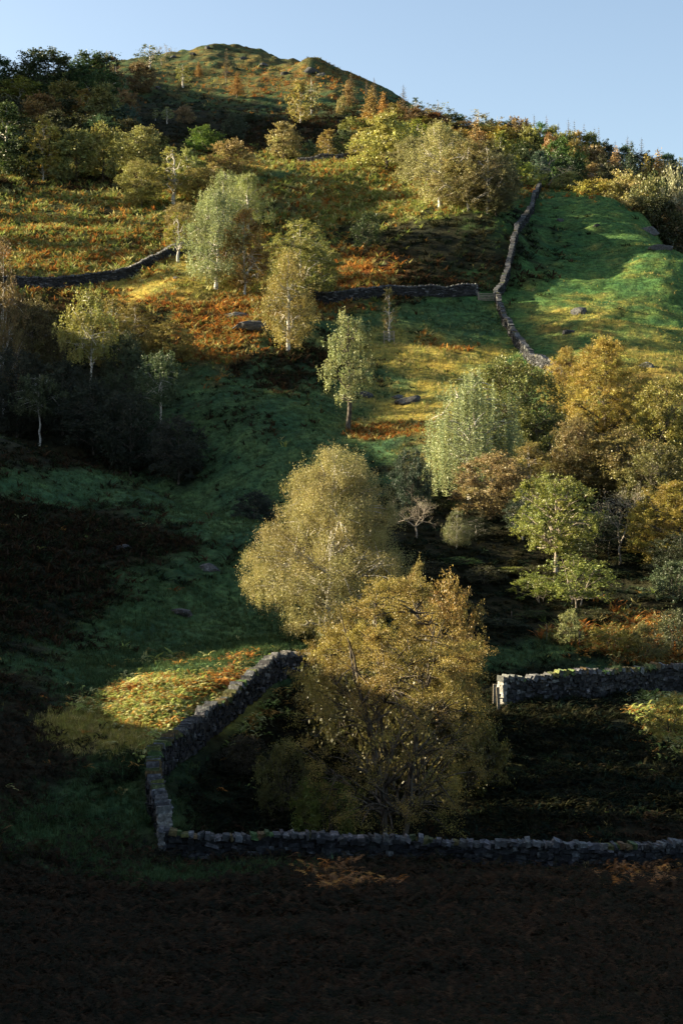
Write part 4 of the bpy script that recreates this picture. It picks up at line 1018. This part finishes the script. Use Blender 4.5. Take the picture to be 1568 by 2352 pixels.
def build_cover(name, d, seed):
    r = np.random.default_rng(seed)
    n = d['n'] * 4
    q = r.uniform(math.log(d.get('ya', 9) + 30), math.log(min(640, d.get('y1', 640)) + 30), n); Y = np.exp(q) - 30
    x = r.uniform(-.265, .265, n) * (Y + 3)
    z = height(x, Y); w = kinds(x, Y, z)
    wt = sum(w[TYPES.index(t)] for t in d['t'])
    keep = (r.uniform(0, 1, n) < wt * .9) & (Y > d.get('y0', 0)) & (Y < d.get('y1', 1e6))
    for P, clr in (WALLS if name != 'grass' else []):      # kept clear of the wall feet
        for a, b in zip(P[:-1], P[1:]):
            ab = b - a; t = np.clip(((x - a[0]) * ab[0] + (Y - a[1]) * ab[1]) / (ab @ ab), 0, 1)
            keep &= np.hypot(x - a[0] - t * ab[0], Y - a[1] - t * ab[1]) > clr
    x, Y, z, w = x[keep], Y[keep], z[keep], w[:, keep]
    if len(x) > d['n']: x, Y, z, w = x[:d['n']], Y[:d['n']], z[:d['n']], w[:, :d['n']]
    n = len(x); print(name, n)
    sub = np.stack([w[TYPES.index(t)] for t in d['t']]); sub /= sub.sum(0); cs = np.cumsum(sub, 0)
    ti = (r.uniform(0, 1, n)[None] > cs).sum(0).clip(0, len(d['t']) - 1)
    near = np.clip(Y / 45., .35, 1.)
    sz = near * (np.where(w[TYPES.index('F')] > .4, .45, .72) if name == 'grass' else 1.) * r.uniform(*d['size'], n) * np.clip(Y / 190., .8 if not d.get('feather') else .9, 1.45) * np.exp(.25 * noise2(x / 4., Y / 4., 5))
    V, Fc, Co = [], [], []; off = 0; nt = 10
    which = r.integers(0, nt, n)
    for k in range(nt):
        tv, tf = (feather_tpl if d.get('feather') else frond_tpl)(r, *d['tpl']); s_ = which == k; m = s_.sum()
        a = r.uniform(0, 6.283, m); ca, sa = np.cos(a), np.sin(a)
        R = np.zeros((m, 3, 3)); R[:, 0, 0] = ca; R[:, 0, 1] = -sa; R[:, 1, 0] = sa; R[:, 1, 1] = ca; R[:, 2, 2] = r.uniform(*d['zs'], m)
        v = np.einsum('mij,kj->mki', R * sz[s_][:, None, None], tv) + np.stack([x[s_], Y[s_], z[s_]], 1)[:, None]
        V.append(v.reshape(-1, 3)); Fc.append((np.arange(m)[:, None, None] * len(tv) + tf[None]).reshape(-1, 4) + off); off += m * len(tv)
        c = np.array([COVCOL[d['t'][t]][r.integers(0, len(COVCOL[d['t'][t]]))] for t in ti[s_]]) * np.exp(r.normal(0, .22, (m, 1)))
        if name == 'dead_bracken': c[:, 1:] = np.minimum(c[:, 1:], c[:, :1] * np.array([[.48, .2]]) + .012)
        if name == 'fern': c = c * np.array([1.45, 1.4, 1.3])
        c = np.repeat(c, len(tf), 0) * np.exp(r.normal(0, .18, (m * len(tf), 1))); Co.append(c)
    me = mesh_from(name, np.concatenate(V), np.concatenate(Fc), MAT['cover'], {'col': np.concatenate(Co)})
    o = link(name, me); tag(o, kind='stuff'); return o
m, nt, out = new_mat('ground_cover_fronds')
at = N(nt, 'ShaderNodeAttribute', attribute_name='col')
d_ = N(nt, 'ShaderNodeBsdfDiffuse'); nt.links.new(at.outputs['Color'], d_.inputs['Color'])
t_ = N(nt, 'ShaderNodeBsdfTranslucent'); nt.links.new(mixc(nt, .4, at.outputs['Color'], (1., .85, .4), 'MULTIPLY'), t_.inputs['Color'])
ms = N(nt, 'ShaderNodeMixShader'); ms.inputs[0].default_value = .3
nt.links.new(d_.outputs[0], ms.inputs[1]); nt.links.new(t_.outputs[0], ms.inputs[2]); nt.links.new(ms.outputs[0], out.inputs[0])
MAT['cover'] = m
LAB = {'fern': 'green and gold fern on the sunny bank beside the curved wall', 'dead_bracken': 'dark feathery bracken on the near slope below the walls', 'bracken': 'rust and green bracken covering the open slopes', 'grass': 'tussocky grass on the green and yellow slopes', 'heather': 'dark heath and undergrowth on the shaded banks and on patches darkened for shade'}
for i, (k, d) in enumerate(COVER.items()):
    o = build_cover(k, d, 300 + i); tag(o, LAB[k], 'ground cover')
# ---------------------------------------------------------------- daylight and camera
w = bpy.data.worlds.new('World'); S.world = w; w.use_nodes = True
nt = w.node_tree; bg = nt.nodes['Background']
sky = nt.nodes.new('ShaderNodeTexSky'); sky.sky_type = 'NISHITA'; sky.sun_disc = False
sky.sun_elevation = SUN_EL; sky.sun_rotation = math.radians(-90) + SUN_AZ
sky.altitude = 200; sky.air_density = 1.0; sky.dust_density = 2.0; sky.ozone_density = .4
nt.links.new(sky.outputs[0], bg.inputs[0]); bg.inputs[1].default_value = .055
sl = bpy.data.lights.new('sun', 'SUN'); sl.energy = 5.; sl.angle = math.radians(.53); sl.color = (1., .86, .58)
so = bpy.data.objects.new('sun', sl); C.objects.link(so)
sd = Vector((-CA * math.cos(SUN_EL), SA * math.cos(SUN_EL), math.sin(SUN_EL)))
so.rotation_euler = sd.to_track_quat('Z', 'Y').to_euler(); so.location = (-60, 40, 90)
cd = bpy.data.cameras.new('camera'); cam = bpy.data.objects.new('camera', cd); C.objects.link(cam); S.camera = cam
cd.sensor_fit = 'VERTICAL'; cd.sensor_height = 36; cd.lens = 36 * F / 2352.; cd.clip_end = 5000; cd.clip_start = .1
cam.location = (0, 0, 0); cam.rotation_euler = (math.radians(90), 0, 0)
S.view_settings.view_transform = 'Standard'; S.view_settings.look = 'None'; S.view_settings.gamma = 1; S.view_settings.exposure = 2.3
S.cycles.max_bounces = 5; S.cycles.diffuse_bounces = 2; S.cycles.transmission_bounces = 3; S.cycles.glossy_bounces = 1
